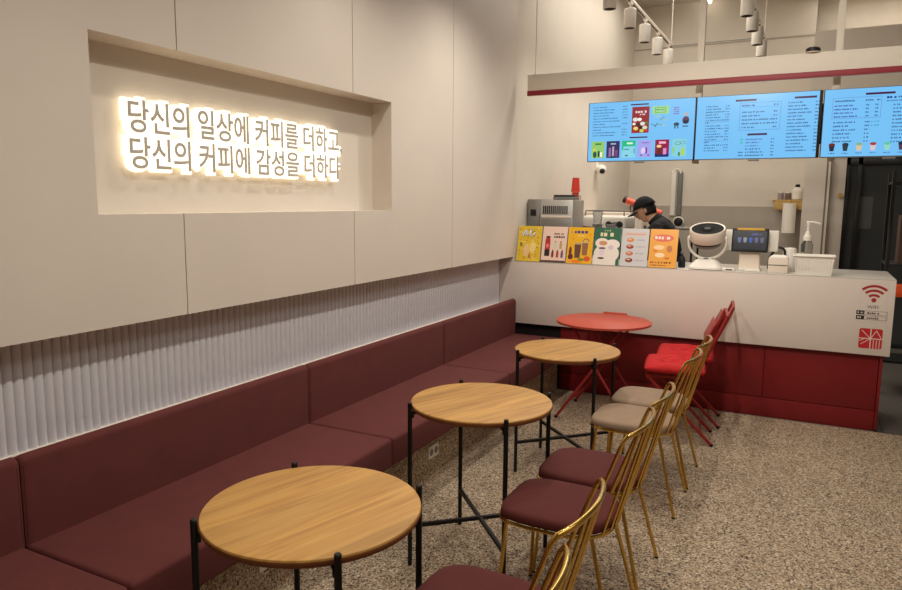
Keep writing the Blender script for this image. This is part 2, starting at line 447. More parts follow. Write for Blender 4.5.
# ------------------------------------------------------------------ BENCH
edges = [-1.75, -0.19, 1.37, 2.93, 4.50, 5.93]
blabels = ['maroon upholstered bench unit nearest the camera, at the left edge of the photo',
           'maroon upholstered bench unit nearest the camera, cut by the left edge of the photo',
           'maroon upholstered bench unit behind the nearest wooden table',
           'maroon upholstered bench unit behind the middle wooden table',
           'maroon upholstered bench unit at the far end against the white counter']
for i in range(1, 5):
    a, b = edges[i]+0.002, edges[i+1]-0.002
    t = thing('upholstered_bench', blabels[i], 'bench', (0, (a+b)/2, 0.335), group='maroon bench units along the left wall')
    L = b-a
    bm = BM(); box(bm, -0.122, 0.58, -L/2, L/2, 0.0, 0.155, 0.018, 4); obj('seat_cushion', bm, M['velvet'], t)
    bm = BM(); prof = [(-0.122, 0.150), (0.047, 0.150), (0.047, 0.452)]+[(0.022+0.025*math.cos(a), 0.452+0.029*math.sin(a)) for a in [PI/2*k/6 for k in range(1, 7)]]+[(-0.05, 0.448), (-0.122, 0.405)]
    stations = [(-L/2, 0.972), (-L/2+0.005, 0.986), (-L/2+0.014, 0.996), (-L/2+0.03, 1.0), (L/2-0.03, 1.0), (L/2-0.014, 0.996), (L/2-0.005, 0.986), (L/2, 0.972)]
    rg = [[bm.verts.new((x-(1-k)*0.25, yy, 0.15+(z-0.15)*k)) for x, z in prof] for yy, k in stations]
    for A, B in zip(rg, rg[1:]):
        for q in range(len(prof)): bm.faces.new((A[q], A[(q+1) % len(prof)], B[(q+1) % len(prof)], B[q]))
    bm.faces.new(rg[0]); bm.faces.new(rg[-1][::-1])
    obj('backrest', bm, M['velvet'], t)
    for s in (-1, 1):
        bm = BM(); tube(bm, [(0.0435, s*(L/2-0.008), 0.17), (0.0435, s*(L/2-0.010), 0.445), (0.036, s*(L/2-0.016), 0.470), (0.020, s*(L/2-0.020), 0.478)], 0.0025, 6)
        obj('piping', bm, M['velvet2'], t)

# power outlets in the plinth
for (yy, lab) in ((3.585, 'white double wall outlet in the bench plinth near the middle table'), (2.13, 'white double wall outlet in the bench plinth behind the nearest table')):
    t = thing('wall_outlet', lab, 'outlet', (0.455, yy, 0.19), group='white outlets in the plinth')
    bm = BM(); box(bm, 0, 0.008, -0.062, 0.062, -0.04, 0.04, 0.003); obj('plate', bm, M['wplast'], t)
    for s in (-1, 1):
        bm = BM(); lathe(bm, [(0.0, 0.0082), (0.017, 0.0084), (0.02, 0.0095), (0.022, 0.008)], 20, mtx=Matrix.Translation((0, s*0.029, 0)) @ Matrix.Rotation(PI/2, 4, 'Y'))
        obj('socket', bm, M['gplast'], t)

# ------------------------------------------------------------------ ROUND WOODEN TABLES
ZT = 0.772
def make_table():
    t = thing('round_table', '', 'table')
    bm = BM(); R = 0.332
    lathe(bm, [(0, ZT-0.028), (R-0.012, ZT-0.028), (R-0.004, ZT-0.024), (R, ZT-0.016), (R, ZT-0.006)], 64, mi=1)
    lathe(bm, [(R, ZT-0.006), (R-0.003, ZT-0.001), (R-0.010, ZT), (0, ZT)], 64, mi=0)
    bmesh.ops.remove_doubles(bm, verts=bm.verts, dist=1e-5)
    obj('tabletop', bm, [M['wood'], M['woodedge']], t)
    rl = 0.343
    for k in range(4):
        a = PI/4+k*PI/2; x, y = rl*math.cos(a), rl*math.sin(a)
        bm = BM(); tube(bm, [(x, y, 0.0), (x, y, ZT+0.012), (x, y, ZT+0.015)], [0.0105, 0.0105, 0.008], 14); lg = obj('leg', bm, M['black'], t)
        bm = BM(); box(bm, 0.27, 0.336, -0.012, 0.012, ZT-0.040, ZT-0.029, 0.002, mtx=Matrix.Rotation(a, 4, 'Z'))
        box(bm, 0.325, 0.336, -0.012, 0.012, ZT-0.055, ZT-0.029, 0.002, mtx=Matrix.Rotation(a, 4, 'Z'))
        obj('bracket', bm, M['black'], lg)
    for k in range(2):
        a = PI/4+k*PI/2; z = 0.195+k*0.0
        bm = BM(); box(bm, -rl, rl, -0.009, 0.009, z-0.012, z+0.006 if k == 0 else z+0.005, 0.002, mtx=Matrix.Rotation(a, 4, 'Z')); obj('crossbar', bm, M['black'], t)
    return t
tb = make_table()
tspots = [(1.114, 1.613, 4, 'nearest round wooden table on four black legs, in front of the bench'),
          (1.092, 2.893, -2.5, 'middle round wooden table on four black legs, beside the bench'),
          (1.087, 4.205, 1, 'farthest round wooden table on four black legs, next to the red metal table')]
for i, (x, y, a, lab) in enumerate(tspots):
    o = tb if i == 0 else copy_tree(tb)
    o.location = (x, y, 0); o.rotation_euler = (0, 0, math.radians(a)); o['label'] = lab; o['group'] = 'round wooden tables along the bench'

# ------------------------------------------------------------------ GOLD CHAIRS (face -x)
def make_chair(fabric, kind):
    t = thing('gold_framed_chair', '', 'chair')
    W, D, ZS = 0.41, 0.45, 0.445
    # seat outline: square front with round corners, rounder at the back
    out = []
    for k in range(72):
        a = 2*PI*k/72; c, s = math.cos(a), math.sin(a)
        n = 4.2 if c < 0 else 2.7
        out.append((math.copysign(abs(c)**(2/n), c)*D/2, math.copysign(abs(s)**(2/n), s)*W/2))
    bm = BM()
    loft(bm, out, [(ZS, 0.96), (ZS+0.004, 0.99), (ZS+0.014, 1.0), (ZS+0.028, 0.995), (ZS+0.038, 0.97), (ZS+0.044, 0.90), (ZS+0.047, 0.75), (ZS+0.0485, 0.45), (ZS+0.049, 0.15)])
    obj('seat_cushion', bm, fabric, t, angle=80)
    ring = [(x*1.0, y*1.0, ZS-0.006) for x, y in out]
    bm = BM(); tube(bm, ring, 0.0075, 8, closed=True); obj('seat_ring', bm, M['gold'], t)
    # legs
    for s in (-1, 1):
        for (x0, y0, x1, y1) in ((-0.175, 0.165, -0.205, 0.205), (0.165, 0.150, 0.275, 0.200)):
            bm = BM(); tube(bm, [(x0, s*y0, ZS-0.006), (x1, s*y1, 0.006)], 0.0085, 10)
            lg = obj('leg', bm, M['gold'], t)
            bm = BM(); tube(bm, [(x1, s*y1, 0.0), (x1, s*y1, 0.008)], 0.0095, 10); obj('foot_cap', bm, M['rubber'], lg)
    # back rail: bowed tube that turns down into the two side posts
    def bow(y): return 0.340-0.035*(y/0.2)**2
    top = 0.872
    pts = []
    def base(y):        # point on the ring at width y (rear half)
        u = min(1, abs(y)/(W/2)); return (D/2)*(max(0, 1-u**2.7))**(1/2.7)
    yb = 0.178
    pts.append((base(yb)-0.01, -yb, ZS-0.004))
    pts.append((0.215, -0.194, 0.66)); pts.append((0.275, -0.206, 0.825)); pts.append((0.286, -0.208, 0.852)); pts.append((0.298, -0.200, 0.868))
    for k in range(-6, 7):
        yy = k*0.028; pts.append((bow(yy), yy, top+0.004*math.cos(k/6*PI/2)))
    pts += [(0.298, 0.200, 0.868), (0.286, 0.208, 0.852), (0.275, 0.206, 0.825), (0.215, 0.194, 0.66), (base(yb)-0.01, yb, ZS-0.004)]
    rr = [0.0065, 0.0065, 0.007, 0.0075, 0.008]+[0.009]*13+[0.008, 0.0075, 0.007, 0.0065, 0.0065]
    bm = BM(); tube(bm, pts, rr, 12, up=(1, 0, 0)); obj('back_rail', bm, M['gold'], t)
    for k in range(6):
        yt = -0.135+k*0.054; ybm = yt*0.92
        bm = BM(); tube(bm, [(base(ybm), ybm, ZS-0.006), (bow(yt), yt, top-0.004)], 0.0055, 8); obj('spindle', bm, M['gold'], t)
    return t
maroon = make_chair(M['velvet2'], 'maroon')
taupe = make_chair(M['greyfab'], 'taupe')
chairs = [(maroon, 1.35, 'gold-framed chair nearest the camera, only its back rail in view at the bottom edge'),
          (maroon, 1.80, 'maroon-seated gold chair at the nearest table, cut by the bottom edge'),
          (maroon, 2.63, 'maroon-seated gold chair at the middle table, on the near side'),
          (maroon, 3.075, 'maroon-seated gold chair at the middle table, on the far side'),
          (taupe, 3.945, 'taupe-seated gold chair at the far wooden table, on the near side'),
          (taupe, 4.395, 'taupe-seated gold chair closest to the red folding chairs')]
used = set()
for (src, y, lab) in chairs:
    o = copy_tree(src) if src.name in used else src
    used.add(src.name)
    o.location = (1.635 if y < 1.5 else (1.60 if y < 2 else 1.582), y, 0); o['label'] = lab
    o['group'] = 'gold chairs with maroon seats' if src is maroon else 'gold chairs with taupe seats'

# ------------------------------------------------------------------ RED FOLDING TABLE
t = thing('folding_bistro_table', 'round coral red metal folding table in front of the white counter', 'table', (1.0, 5.41, 0))
zt = 0.77
bm = BM(); lathe(bm, [(0, zt-0.006), (0.355, zt-0.006), (0.36, zt-0.02), (0.368, zt-0.02), (0.370, zt-0.004), (0.364, zt), (0, zt)], 56); obj('tabletop', bm, M['redmetal'], t)
bm = BM(); box(bm, -0.10, 0.10, 0.355, 0.375, zt-0.015, zt+0.012, 0.004); obj('latch_bar', bm, M['redmetal'], t)
for sgn, w in ((1, 0.22), (-1, 0.19)):
    bm = BM()
    for s in (-1, 1):
        tube(bm, [(0.20*sgn, s*w, zt-0.018), (-0.02*sgn, s*(w+0.02), 0.40), (-0.285*sgn, s*0.258 if sgn > 0 else s*(w+0.03), 0.012)], 0.0105, 10)
    tube(bm, [(0.20*sgn, -w, zt-0.018), (0.20*sgn, w, zt-0.018)], 0.009, 8)
    tube(bm, [(-0.20*sgn, -w-0.02, 0.14), (-0.20*sgn, w+0.02, 0.14)], 0.008, 8)
    fr = obj('leg_frame', bm, M['redmetal2'], t)
    for s in (-1, 1):
        bm = BM(); x, y = -0.285*sgn, (s*0.258 if sgn > 0 else s*(w+0.03))
        tube(bm, [(x, y, 0.0), (x, y, 0.02)], 0.014, 10); obj('foot_cap', bm, M['rubber'], fr)
bm = BM(); tube(bm, [(-0.06, -0.215, 0.49), (-0.06, 0.215, 0.49)], 0.007, 8); tube(bm, [(-0.06, 0, 0.49), (0.0, 0.0, zt-0.01)], 0.006, 8); obj('brace', bm, M['redmetal2'], t)

# ------------------------------------------------------------------ RED FOLDING CHAIRS + CUSHIONS (face -x)
def make_folding():
    t = thing('folding_chair', '', 'chair')
    W = 0.19
    for s in (-1, 1):   # long frame: back top -> front foot
        bm = BM(); tube(bm, [(0.315, s*W, 0.935), (0.29, s*W, 0.87), (0.12, s*W, 0.49), (-0.19, s*W, 0.012)], 0.0115, 10, ry=0.0085); a = obj('back_post', bm, M['redmetal2'], t)
        bm = BM(); tube(bm, [(-0.19, s*W, 0), (-0.195, s*W, 0.02)], 0.012, 10); obj('foot_cap', bm, M['rubber'], a)
    for s in (-1, 1):
        bm = BM(); tube(bm, [(-0.20, s*(W-0.024), 0.475), (0.255, s*(W-0.024), 0.012)], 0.0115, 10, ry=0.0085); a = obj('leg', bm, M['redmetal2'], t)
        bm = BM(); tube(bm, [(0.255, s*(W-0.024), 0), (0.26, s*(W-0.024), 0.02)], 0.012, 10); obj('foot_cap', bm, M['rubber'], a)
    bm = BM()
    for k in range(5):
        x = -0.205+k*0.075; box(bm, x, x+0.062, -W+0.016, W-0.016, 0.482, 0.494, 0.003)
    box(bm, -0.21, 0.16, -W+0.016, -W+0.03, 0.468, 0.483); box(bm, -0.21, 0.16, W-0.03, W-0.016, 0.468, 0.483)
    obj('seat', bm, M['redmetal2'], t)
    d = Vector((0.18, 0, 0.41)).normalized()
    Mx = Matrix.Translation((0.212, 0, 0.80)) @ Matrix.Rotation(math.atan2(d.x, d.z), 4, 'Y')
    bm = BM(); box(bm, -0.012, 0.002, -W-0.004, W+0.004, -0.075, 0.075, 0.005, mtx=Mx); obj('backrest_slat', bm, M['redmetal2'], t)
    Mx = Matrix.Translation((0.307, 0, 0.92)) @ Matrix.Rotation(math.atan2(d.x, d.z), 4, 'Y')
    bm = BM(); tube(bm, [(0.315, -W, 0.932), (0.317, 0, 0.936), (0.315, W, 0.932)], 0.010, 10); obj('top_rail', bm, M['redmetal2'], t)
    bm = BM(); tube(bm, [(0.18, -W+0.02, 0.09), (0.18, W-0.02, 0.09)], 0.006, 8); tube(bm, [(-0.13, -W, 0.105), (-0.13, W, 0.105)], 0.006, 8); obj('stretcher', bm, M['redmetal2'], t)
    return t
def cushion_bm():
    bm = BM(); n = 26; W, D, H = 0.44, 0.42, 0.078
    tufts = [(-0.33+0.33*i, -0.33+0.33*j) for i in (0, 2) for j in (0, 2)] + [(0, 0)]
    top = {}; bot = {}
    for i in range(n+1):
        for j in range(n+1):
            u, v = -1+2*i/n, -1+2*j/n
            e = (1-abs(u)**5)*(1-abs(v)**5)
            z = 0.5*H+0.5*H*max(0, e)**0.45
            dip = sum(0.034*math.exp(-((u-a)**2+(v-b)**2)/0.020)+0.012*math.exp(-(min(abs(u-a), abs(v-b)))**2/0.004)*math.exp(-((u-a)**2+(v-b)**2)/0.12) for a, b in tufts)
            z -= dip*max(0, e)
            k = 1-0.035*(1-abs(u)**2*abs(v)**2)*0
            pin = 1-0.03*(abs(u*v))**3
            wob = 0.005*math.sin(7*u+3*v)+0.004*math.sin(5*v-4*u)
            top[i, j] = bm.verts.new((u*D/2*pin, v*W/2*pin, z+wob*max(0, e)))
            if 0 < i < n and 0 < j < n: bot[i, j] = bm.verts.new((u*D/2*pin, v*W/2*pin, 0.5*H-0.5*H*max(0, e)**0.3))
            else: bot[i, j] = top[i, j]
    for i in range(n):
        for j in range(n):
            bm.faces.new((top[i, j], top[i+1, j], top[i+1, j+1], top[i, j+1]))
            bm.faces.new((bot[i, j+1], bot[i+1, j+1], bot[i+1, j], bot[i, j]))
    return bm
fc = make_folding()
cu0 = obj('seat_cushion', cushion_bm(), M['cushion'], angle=80)
for i, (y, rz, lab, clab) in enumerate(((5.165, 8, 'red metal folding chair on the near side, partly behind the gold chairs', 'bright red tufted cushion on the nearer red folding chair'),
                           (5.62, 6, 'red metal folding chair closest to the counter front', 'bright red tufted cushion on the farther red folding chair, next to the counter'))):
    o = fc if i == 0 else copy_tree(fc)
    o.location = (1.615, y, 0); o.rotation_euler = (0, 0, math.radians(rz)); o['label'] = lab; o['group'] = 'red folding chairs'
    c = cu0 if i == 0 else copy_tree(cu0)
    c.location = (1.600, y, 0.4945); c.rotation_euler = (0, 0, math.radians(rz+1)); tag(c, clab, 'cushion', 'red tufted seat cushions')

# ------------------------------------------------------------------ SERVICE COUNTER
XR, ZC, ZW = 2.993, 1.157, 0.588
t = thing('service_counter', 'white service counter with dark red base across the back of the room', 'counter', (0, 0, 0))
bm = BM(); box(bm, -0.147, XR, YC, 5.953, ZW, ZC-0.006, 0.001); obj('front_panel', bm, M['cwhite'], t)
bm = BM(); box(bm, 0.003, XR-0.001, 5.953, 6.66, ZW, ZC-0.006, 0.001); obj('counter_body', bm, M['cwhite'], t)
bm = BM(); box(bm, 0.003, XR, YC, 6.69, ZC-0.006, ZC, 0.001); box(bm, -0.147, 0.003, YC, 5.953, ZC-0.006, ZC, 0.0); obj('counter_top', bm, M['ctop'], t)
tag(t.children[-1], 'pale grey counter top')
YBASE = 5.985
bm = BM(); box(bm, 0.003, 2.93, YBASE+0.012, 6.60, 0.0, ZW, mi=0); obj('base_carcass', bm, M['cshade'], t, smooth=False)
xs = [0.46, 0.72, 1.44, 2.155, 2.935]
for a, b in zip(xs, xs[1:]):
    bm = BM(); box(bm, a+0.002, b-0.002, YBASE, YBASE+0.018, 0.16, ZW-0.002, 0.0015); obj('base_panel', bm, M['cred'], t)
bm = BM(); box(bm, 0.46, 2.935, YBASE-0.001, YBASE+0.018, 0.0, 0.155, 0.0015); obj('kick_board', bm, M['cred'], t)
bm = BM(); box(bm, 2.937, 2.957, YBASE-0.012, 6.62, 0.02, ZW-0.002, 0.0015); obj('end_panel', bm, M['cred'], t)
bm = BM(); box(bm, 2.935, 2.955, YBASE-0.010, 6.6, 0, 0.02); obj('end_panel_foot', bm, M['rubber'], t)
# wifi sticker and red emblem on the counter front
R_ = (168, 44, 44)
cx, cz = 2.862, 1.0
sh = [('f', (206, 190, 178), -0.085, 0.085, -0.165, 0.125, 0.0012)]
sh += [('e', R_, 0, 0, 0.0165, 0.0165)]
for r0, r1 in ((0.040, 0.058), (0.074, 0.092), (0.107, 0.125)): sh.append(('arc', R_, 0, -0.012, r0, r1, 48, 132))
for i, (z, s) in enumerate(((-0.097, 1), (-0.134, 2))):
    sh.append(('f', (120, 104, 96), -0.055, 0.093, z-0.014, z+0.016, 0.0025))
    sh.append(('r', (30, 24, 24), -0.105, -0.053, z-0.014, z+0.016))
    words(sh, (206, 190, 178), -0.097, z-0.006, 0.014, 0.036, s)
    words(sh, (84, 70, 66), -0.035, z-0.007, 0.014, 0.075, s+5)
o = art('wifi_sticker', t, (cx, YC, cz), (1, 0, 0), (0, 0, 1), (0, -1, 0), sh); o['label'] = 'red wireless symbol sticker with two caption boxes'
FR = lambda x, y, z: Matrix(((1, 0, 0, x), (0, 0, -1, y), (0, 1, 0, z), (0, 0, 0, 1)))
o = obj('wifi_lettering', text_mesh('WIFI', 0.036, FR(cx-0.038, YC-0.0008, cz-0.064) @ Matrix.Diagonal((1.0, 1, 1, 1))), flat((96, 80, 76)), t, smooth=False)
ex, ez = 2.862, 0.712; h = 0.075; Wt = (220, 204, 192); Rd = (190, 38, 44)
sh = [('p', Rd, rrect(0.150, 0.150, 0.014, 4)), ('r', Wt, -h, h, -0.0035, 0.0035), ('r', Wt, -0.0035, 0.0035, -h, h)]
def ln(x0, y0, x1, y1, w=0.005):
    dx, dy = x1-x0, y1-y0; L = math.hypot(dx, dy); nx, ny = -dy/L*w/2, dx/L*w/2
    return ('p', Wt, [(x0+nx, y0+ny), (x1+nx, y1+ny), (x1-nx, y1-ny), (x0-nx, y0-ny)])
sh += [ln(0, 0, -0.06, 0.062), ln(0, 0, 0.035, 0.062), ln(0.035, 0.062, 0.068, 0.006), ln(0, 0, -0.062, -0.045), ln(-0.036, -0.0, -0.07, -0.02)]
for k in range(3): sh.append(('r', Wt, 0.018+k*0.019, 0.0225+k*0.019, -0.075 if k < 2 else -0.075, -0.008))
sh.append(('e', Wt, 0, 0, 0.009, 0.009))
o = art('emblem_sticker', t, (ex, YC, ez), (1, 0, 0), (0, 0, 1), (0, -1, 0), sh); o['label'] = 'square red emblem with white lines'

# ------------------------------------------------------------------ HANGING BANNER BOARD, POLES, SCREENS
t = thing('hanging_signboard', 'long cream signboard with a dark red stripe hung above the counter', 'signboard', (0, 0, 0))
bm = BM(); box(bm, 0.104, 5.2, YC, YC+0.03, 2.624, 2.803, 0.002); obj('board', bm, M['board'], t)
bm = BM(); box(bm, 0.104, 5.2, YC-0.004, YC, 2.624, 2.666, 0.0008); obj('stripe', bm, M['stripe'], t)
for x in (0.172, 5.1):
    bm = BM(); tube(bm, [(x, YC+0.015, CEIL), (x, YC+0.015, 2.80)], 0.004, 8); box(bm, x-0.022, x+0.022, YC-0.0, YC+0.03, 2.80, 2.806, 0.001)
    obj('suspension_wire', bm, M['wplast'], t)
t = thing('round_sensor', 'small black disc with white rim on the top edge of the signboard', 'sensor', (2.339, YC+0.015, 2.803))
bm = BM(); lathe(bm, [(0, 0), (0.056, 0), (0.058, 0.003), (0.054, 0.005), (0, 0.005)], 24); obj('rim', bm, M['wplast'], t)
bm = BM(); lathe(bm, [(0.048, 0.004), (0.05, 0.008), (0.048, 0.03), (0.034, 0.038), (0, 0.039)], 24); obj('cap', bm, M['bplast'], t)
for i, (x, lab) in enumerate(((1.528, 'white ceiling pole behind the gap between the left and middle screens'), (2.512, 'white ceiling pole behind the left end of the right screen'))):
    t = thing('ceiling_pole', lab, 'pole', (x, 6.12, CEIL), group='white poles holding the menu screens')
    bm = BM(); box(bm, -0.025, 0.025, -0.02, 0.03, 2.02-CEIL, 0, 0.004); obj('pole', bm, M['board'], t)
    bm = BM(); box(bm, -0.06, 0.06, -0.05, 0.06, -0.012, 0, 0.003); obj('ceiling_plate', bm, M['board'], t)
    bm = BM(); box(bm, -0.10, 0.10, -0.05, -0.021, 2.15-CEIL, 2.45-CEIL, 0.003); obj('mount_plate', bm, M['bplast'], t)

BG = (120, 197, 251); INK = (54, 96, 148); PUR = (66, 22, 72)
SW, SH = 0.868, 0.486
def scr1():
    s = [('r', BG, 0, SW, 0, SH)]
    for i in range(11):
        words(s, INK, 0.035, 0.445-i*0.0235, 0.0085, [0.13, 0.20, 0.19, 0.15, 0.23, 0.25, 0.11, 0.26, 0.08, 0.22, 0.2][i]*0.92, 10+i)
        if i not in (5, 7): words(s, INK, 0.285, 0.445-i*0.0235, 0.0085, 0.045, 30+i)
    s.append(('r', PUR, 0.352, 0.500, 0.452, 0.463)); s.append(('r', PUR, 0.352, 0.500, 0.184, 0.195))
    # big red poster
    s += [('r', (150, 34, 44), 0.366, 0.508, 0.225, 0.438)]
    words(s, (240, 220, 226), 0.394, 0.388, 0.02, 0.09, 51); words(s, (240, 220, 226), 0.43, 0.37, 0.012, 0.05, 52)
    for k, (x, y, c, a) in enumerate([(0.395, 0.335, (230, 226, 220), 0.022), (0.43, 0.335, (250, 246, 240), 0.018), (0.385, 0.30, (240, 236, 228), 0.014), (0.42, 0.295, (60, 36, 30), 0.018), (0.455, 0.30, (236, 230, 220), 0.02), (0.488, 0.305, (70, 130, 60), 0.014), (0.44, 0.27, (30, 24, 24), 0.016), (0.475, 0.268, (222, 220, 190), 0.02), (0.40, 0.262, (240, 220, 120), 0.02), (0.385, 0.243, (190, 40, 40), 0.014), (0.45, 0.243, (200, 214, 90), 0.018), (0.49, 0.243, (200, 60, 60), 0.012)]):
        s.append(('e', c, x, y, a, a*0.75))
    s += [('r', (160, 220, 150), 0.532, 0.665, 0.372, 0.436)]
    s.append(('f', (96, 150, 60), 0.552, 0.64, 0.383, 0.425, 0.004)); words(s, (80, 130, 50), 0.56, 0.402, 0.01, 0.07, 60)
    rnd = random.Random(5)
    for k in range(9):
        x, y, a = rnd.uniform(0.545, 0.655), rnd.uniform(0.262, 0.355), rnd.uniform(-1.0, 1.0); L = rnd.uniform(0.010, 0.022)
        c = [(120, 160, 60), (60, 70, 60), (200, 210, 110)][k % 3]
        s.append(('p', c, [(x-L*math.cos(a), y-L*math.sin(a)), (x+L*math.cos(a), y+L*math.sin(a)), (x+L*math.cos(a)-0.003, y+L*math.sin(a)+0.006), (x-L*math.cos(a)-0.003, y-L*math.sin(a)+0.006)]))
    for k in range(4): words(s, (140, 80, 170), 0.70, 0.412-k*0.016, 0.01, 0.045, 70+k)
    s += [('e', (40, 70, 90), 0.728, 0.285, 0.022, 0.014), ('r', (40, 70, 90), 0.712, 0.722, 0.25, 0.28), ('r', (40, 70, 90), 0.736, 0.744, 0.25, 0.28)]
    s += [('e', (96, 60, 90), 0.80, 0.315, 0.027, 0.03), ('e', (30, 30, 60), 0.80, 0.30, 0.024, 0.016), ('r', (190, 180, 180), 0.782, 0.818, 0.35, 0.372), ('r', (50, 60, 90), 0.775, 0.82, 0.262, 0.27)]
    # lower row of six pictures
    def card(x, bg, items):
        s.append(('r', bg, x, x+0.112, 0.025, 0.165))
        for it in items: s.append(it)
    x = 0.030
    card(x, (150, 206, 110), [('r', (60, 120, 70), x+0.03, x+0.085, 0.137, 0.150), ('e', (44, 80, 60), x+0.03, 0.055, 0.016, 0.028), ('r', (30, 50, 56), x+0.055, x+0.072, 0.035, 0.085), ('r', (250, 250, 230), x+0.076, x+0.094, 0.035, 0.075), ('e', (214, 214, 90), x+0.025, 0.095, 0.015, 0.012)])
    x = 0.160
    card(x, (52, 40, 92), [('r', (150, 190, 210), x+0.035, x+0.08, 0.136, 0.148), ('r', (150, 110, 160), x+0.02, x+0.04, 0.035, 0.11), ('r', (186, 170, 200), x+0.05, x+0.066, 0.04, 0.12), ('r', (128, 74, 120), x+0.076, x+0.096, 0.035, 0.09), ('e', (20, 24, 60), x+0.056, 0.03, 0.045, 0.006)])
    x = 0.292
    card(x, (140, 216, 236), [('r', (36, 190, 130), x, x+0.112, 0.118, 0.165), ('r', (36, 190, 130), x, x+0.012, 0.085, 0.12), ('r', (220, 250, 230), x+0.04, x+0.09, 0.135, 0.150), ('r', (30, 100, 80), x+0.02, x+0.06, 0.09, 0.096), ('r', (30, 100, 80), x+0.1, x+0.106, 0.06, 0.10), ('e', (30, 90, 80), x+0.04, 0.042, 0.012, 0.006)])
    x = 0.424
    card(x, (168, 168, 240), [('r', (140, 110, 210), x+0.03, x+0.09, 0.14, 0.148), ('r', (120, 50, 130), x+0.066, x+0.078, 0.055, 0.105), ('e', (228, 210, 250), x+0.045, 0.08, 0.018, 0.026), ('e', (100, 90, 160), x+0.03, 0.042, 0.01, 0.006), ('e', (100, 90, 160), x+0.09, 0.042, 0.01, 0.006)])
    x = 0.566
    card(x, (152, 22, 70), [('r', (250, 180, 210), x+0.03, x+0.085, 0.132, 0.150), ('r', (28, 40, 110), x, x+0.112, 0.025, 0.052), ('e', (110, 40, 30), x+0.035, 0.075, 0.02, 0.032), ('e', (250, 210, 150), x+0.032, 0.112, 0.02, 0.012), ('r', (220, 150, 210), x+0.066, x+0.092, 0.045, 0.095)])
    x = 0.702
    card(x, (136, 212, 226), [('e', (90, 140, 150), x+0.045, 0.132, 0.024, 0.014), ('e', (136, 212, 226), x+0.045, 0.132, 0.02, 0.010), ('e', (90, 140, 150), x+0.085, 0.136, 0.022, 0.014), ('e', (136, 212, 226), x+0.085, 0.136, 0.018, 0.010), ('r', (150, 206, 110), x+0.005, x+0.02, 0.055, 0.105), ('r', (180, 214, 80), x+0.075, x+0.1, 0.035, 0.09), ('r', (70, 130, 60), x+0.05, x+0.065, 0.03, 0.06)])
    return s
def scr2():
    s = [('r', BG, 0, SW, 0, SH)]
    s.append(('r', PUR, 0.285, 0.435, 0.437, 0.452))
    for i in range(17):
        y = 0.405-i*0.0215
        if i in (6, 13): s.append(('r', INK, 0.07, 0.245, y+0.012, y+0.0135)); words(s, INK, 0.065, y+0.002, 0.011, 0.035, 200+i); continue
        words(s, INK, 0.068, y, 0.0095, 0.09+0.05*((i*7) % 3)/2, 100+i); words(s, INK, 0.215, y, 0.0095, 0.03, 130+i)
    s.append(('f', (70, 110, 170), 0.32, 0.61, 0.215, 0.425, 0.002)); s.append(('r', (60, 100, 160), 0.34, 0.59, 0.39, 0.3915))
    words(s, INK, 0.335, 0.398, 0.012, 0.09, 150); words(s, INK, 0.56, 0.398, 0.012, 0.03, 151)
    for i in range(5):
        words(s, INK, 0.337, 0.348-i*0.029, 0.0115, [0.16, 0.13, 0.235, 0.225, 0.10][i], 160+i); words(s, INK, 0.562, 0.348-i*0.029, 0.0115, 0.025, 170+i)
    s.append(('r', PUR, 0.385, 0.525, 0.175, 0.190))
    for i in range(6):
        c = (80, 110, 180) if i < 3 else INK
        words(s, c, 0.375, 0.140-i*0.0245, 0.011, [0.12, 0.10, 0.09, 0.11, 0.13, 0.13][i], 180+i); words(s, INK, 0.555, 0.140-i*0.0245, 0.011, 0.022, 190+i)
        if i < 2: s.append(('e', (70, 190, 190), 0.345, 0.145-i*0.0245, 0.011, 0.007))
        elif i > 3: words(s, INK, 0.325, 0.140-i*0.0245, 0.012, 0.035, 195+i)
    s.append(('r', PUR, 0.700, 0.850, 0.437, 0.452))
    for i in range(15):
        y = 0.405-i*0.0255
        words(s, INK, 0.66, y, 0.0105, 0.10+0.06*((i*5) % 4)/3, 210+i); words(s, INK, 0.845, y, 0.0105, 0.022, 240+i)
    return s
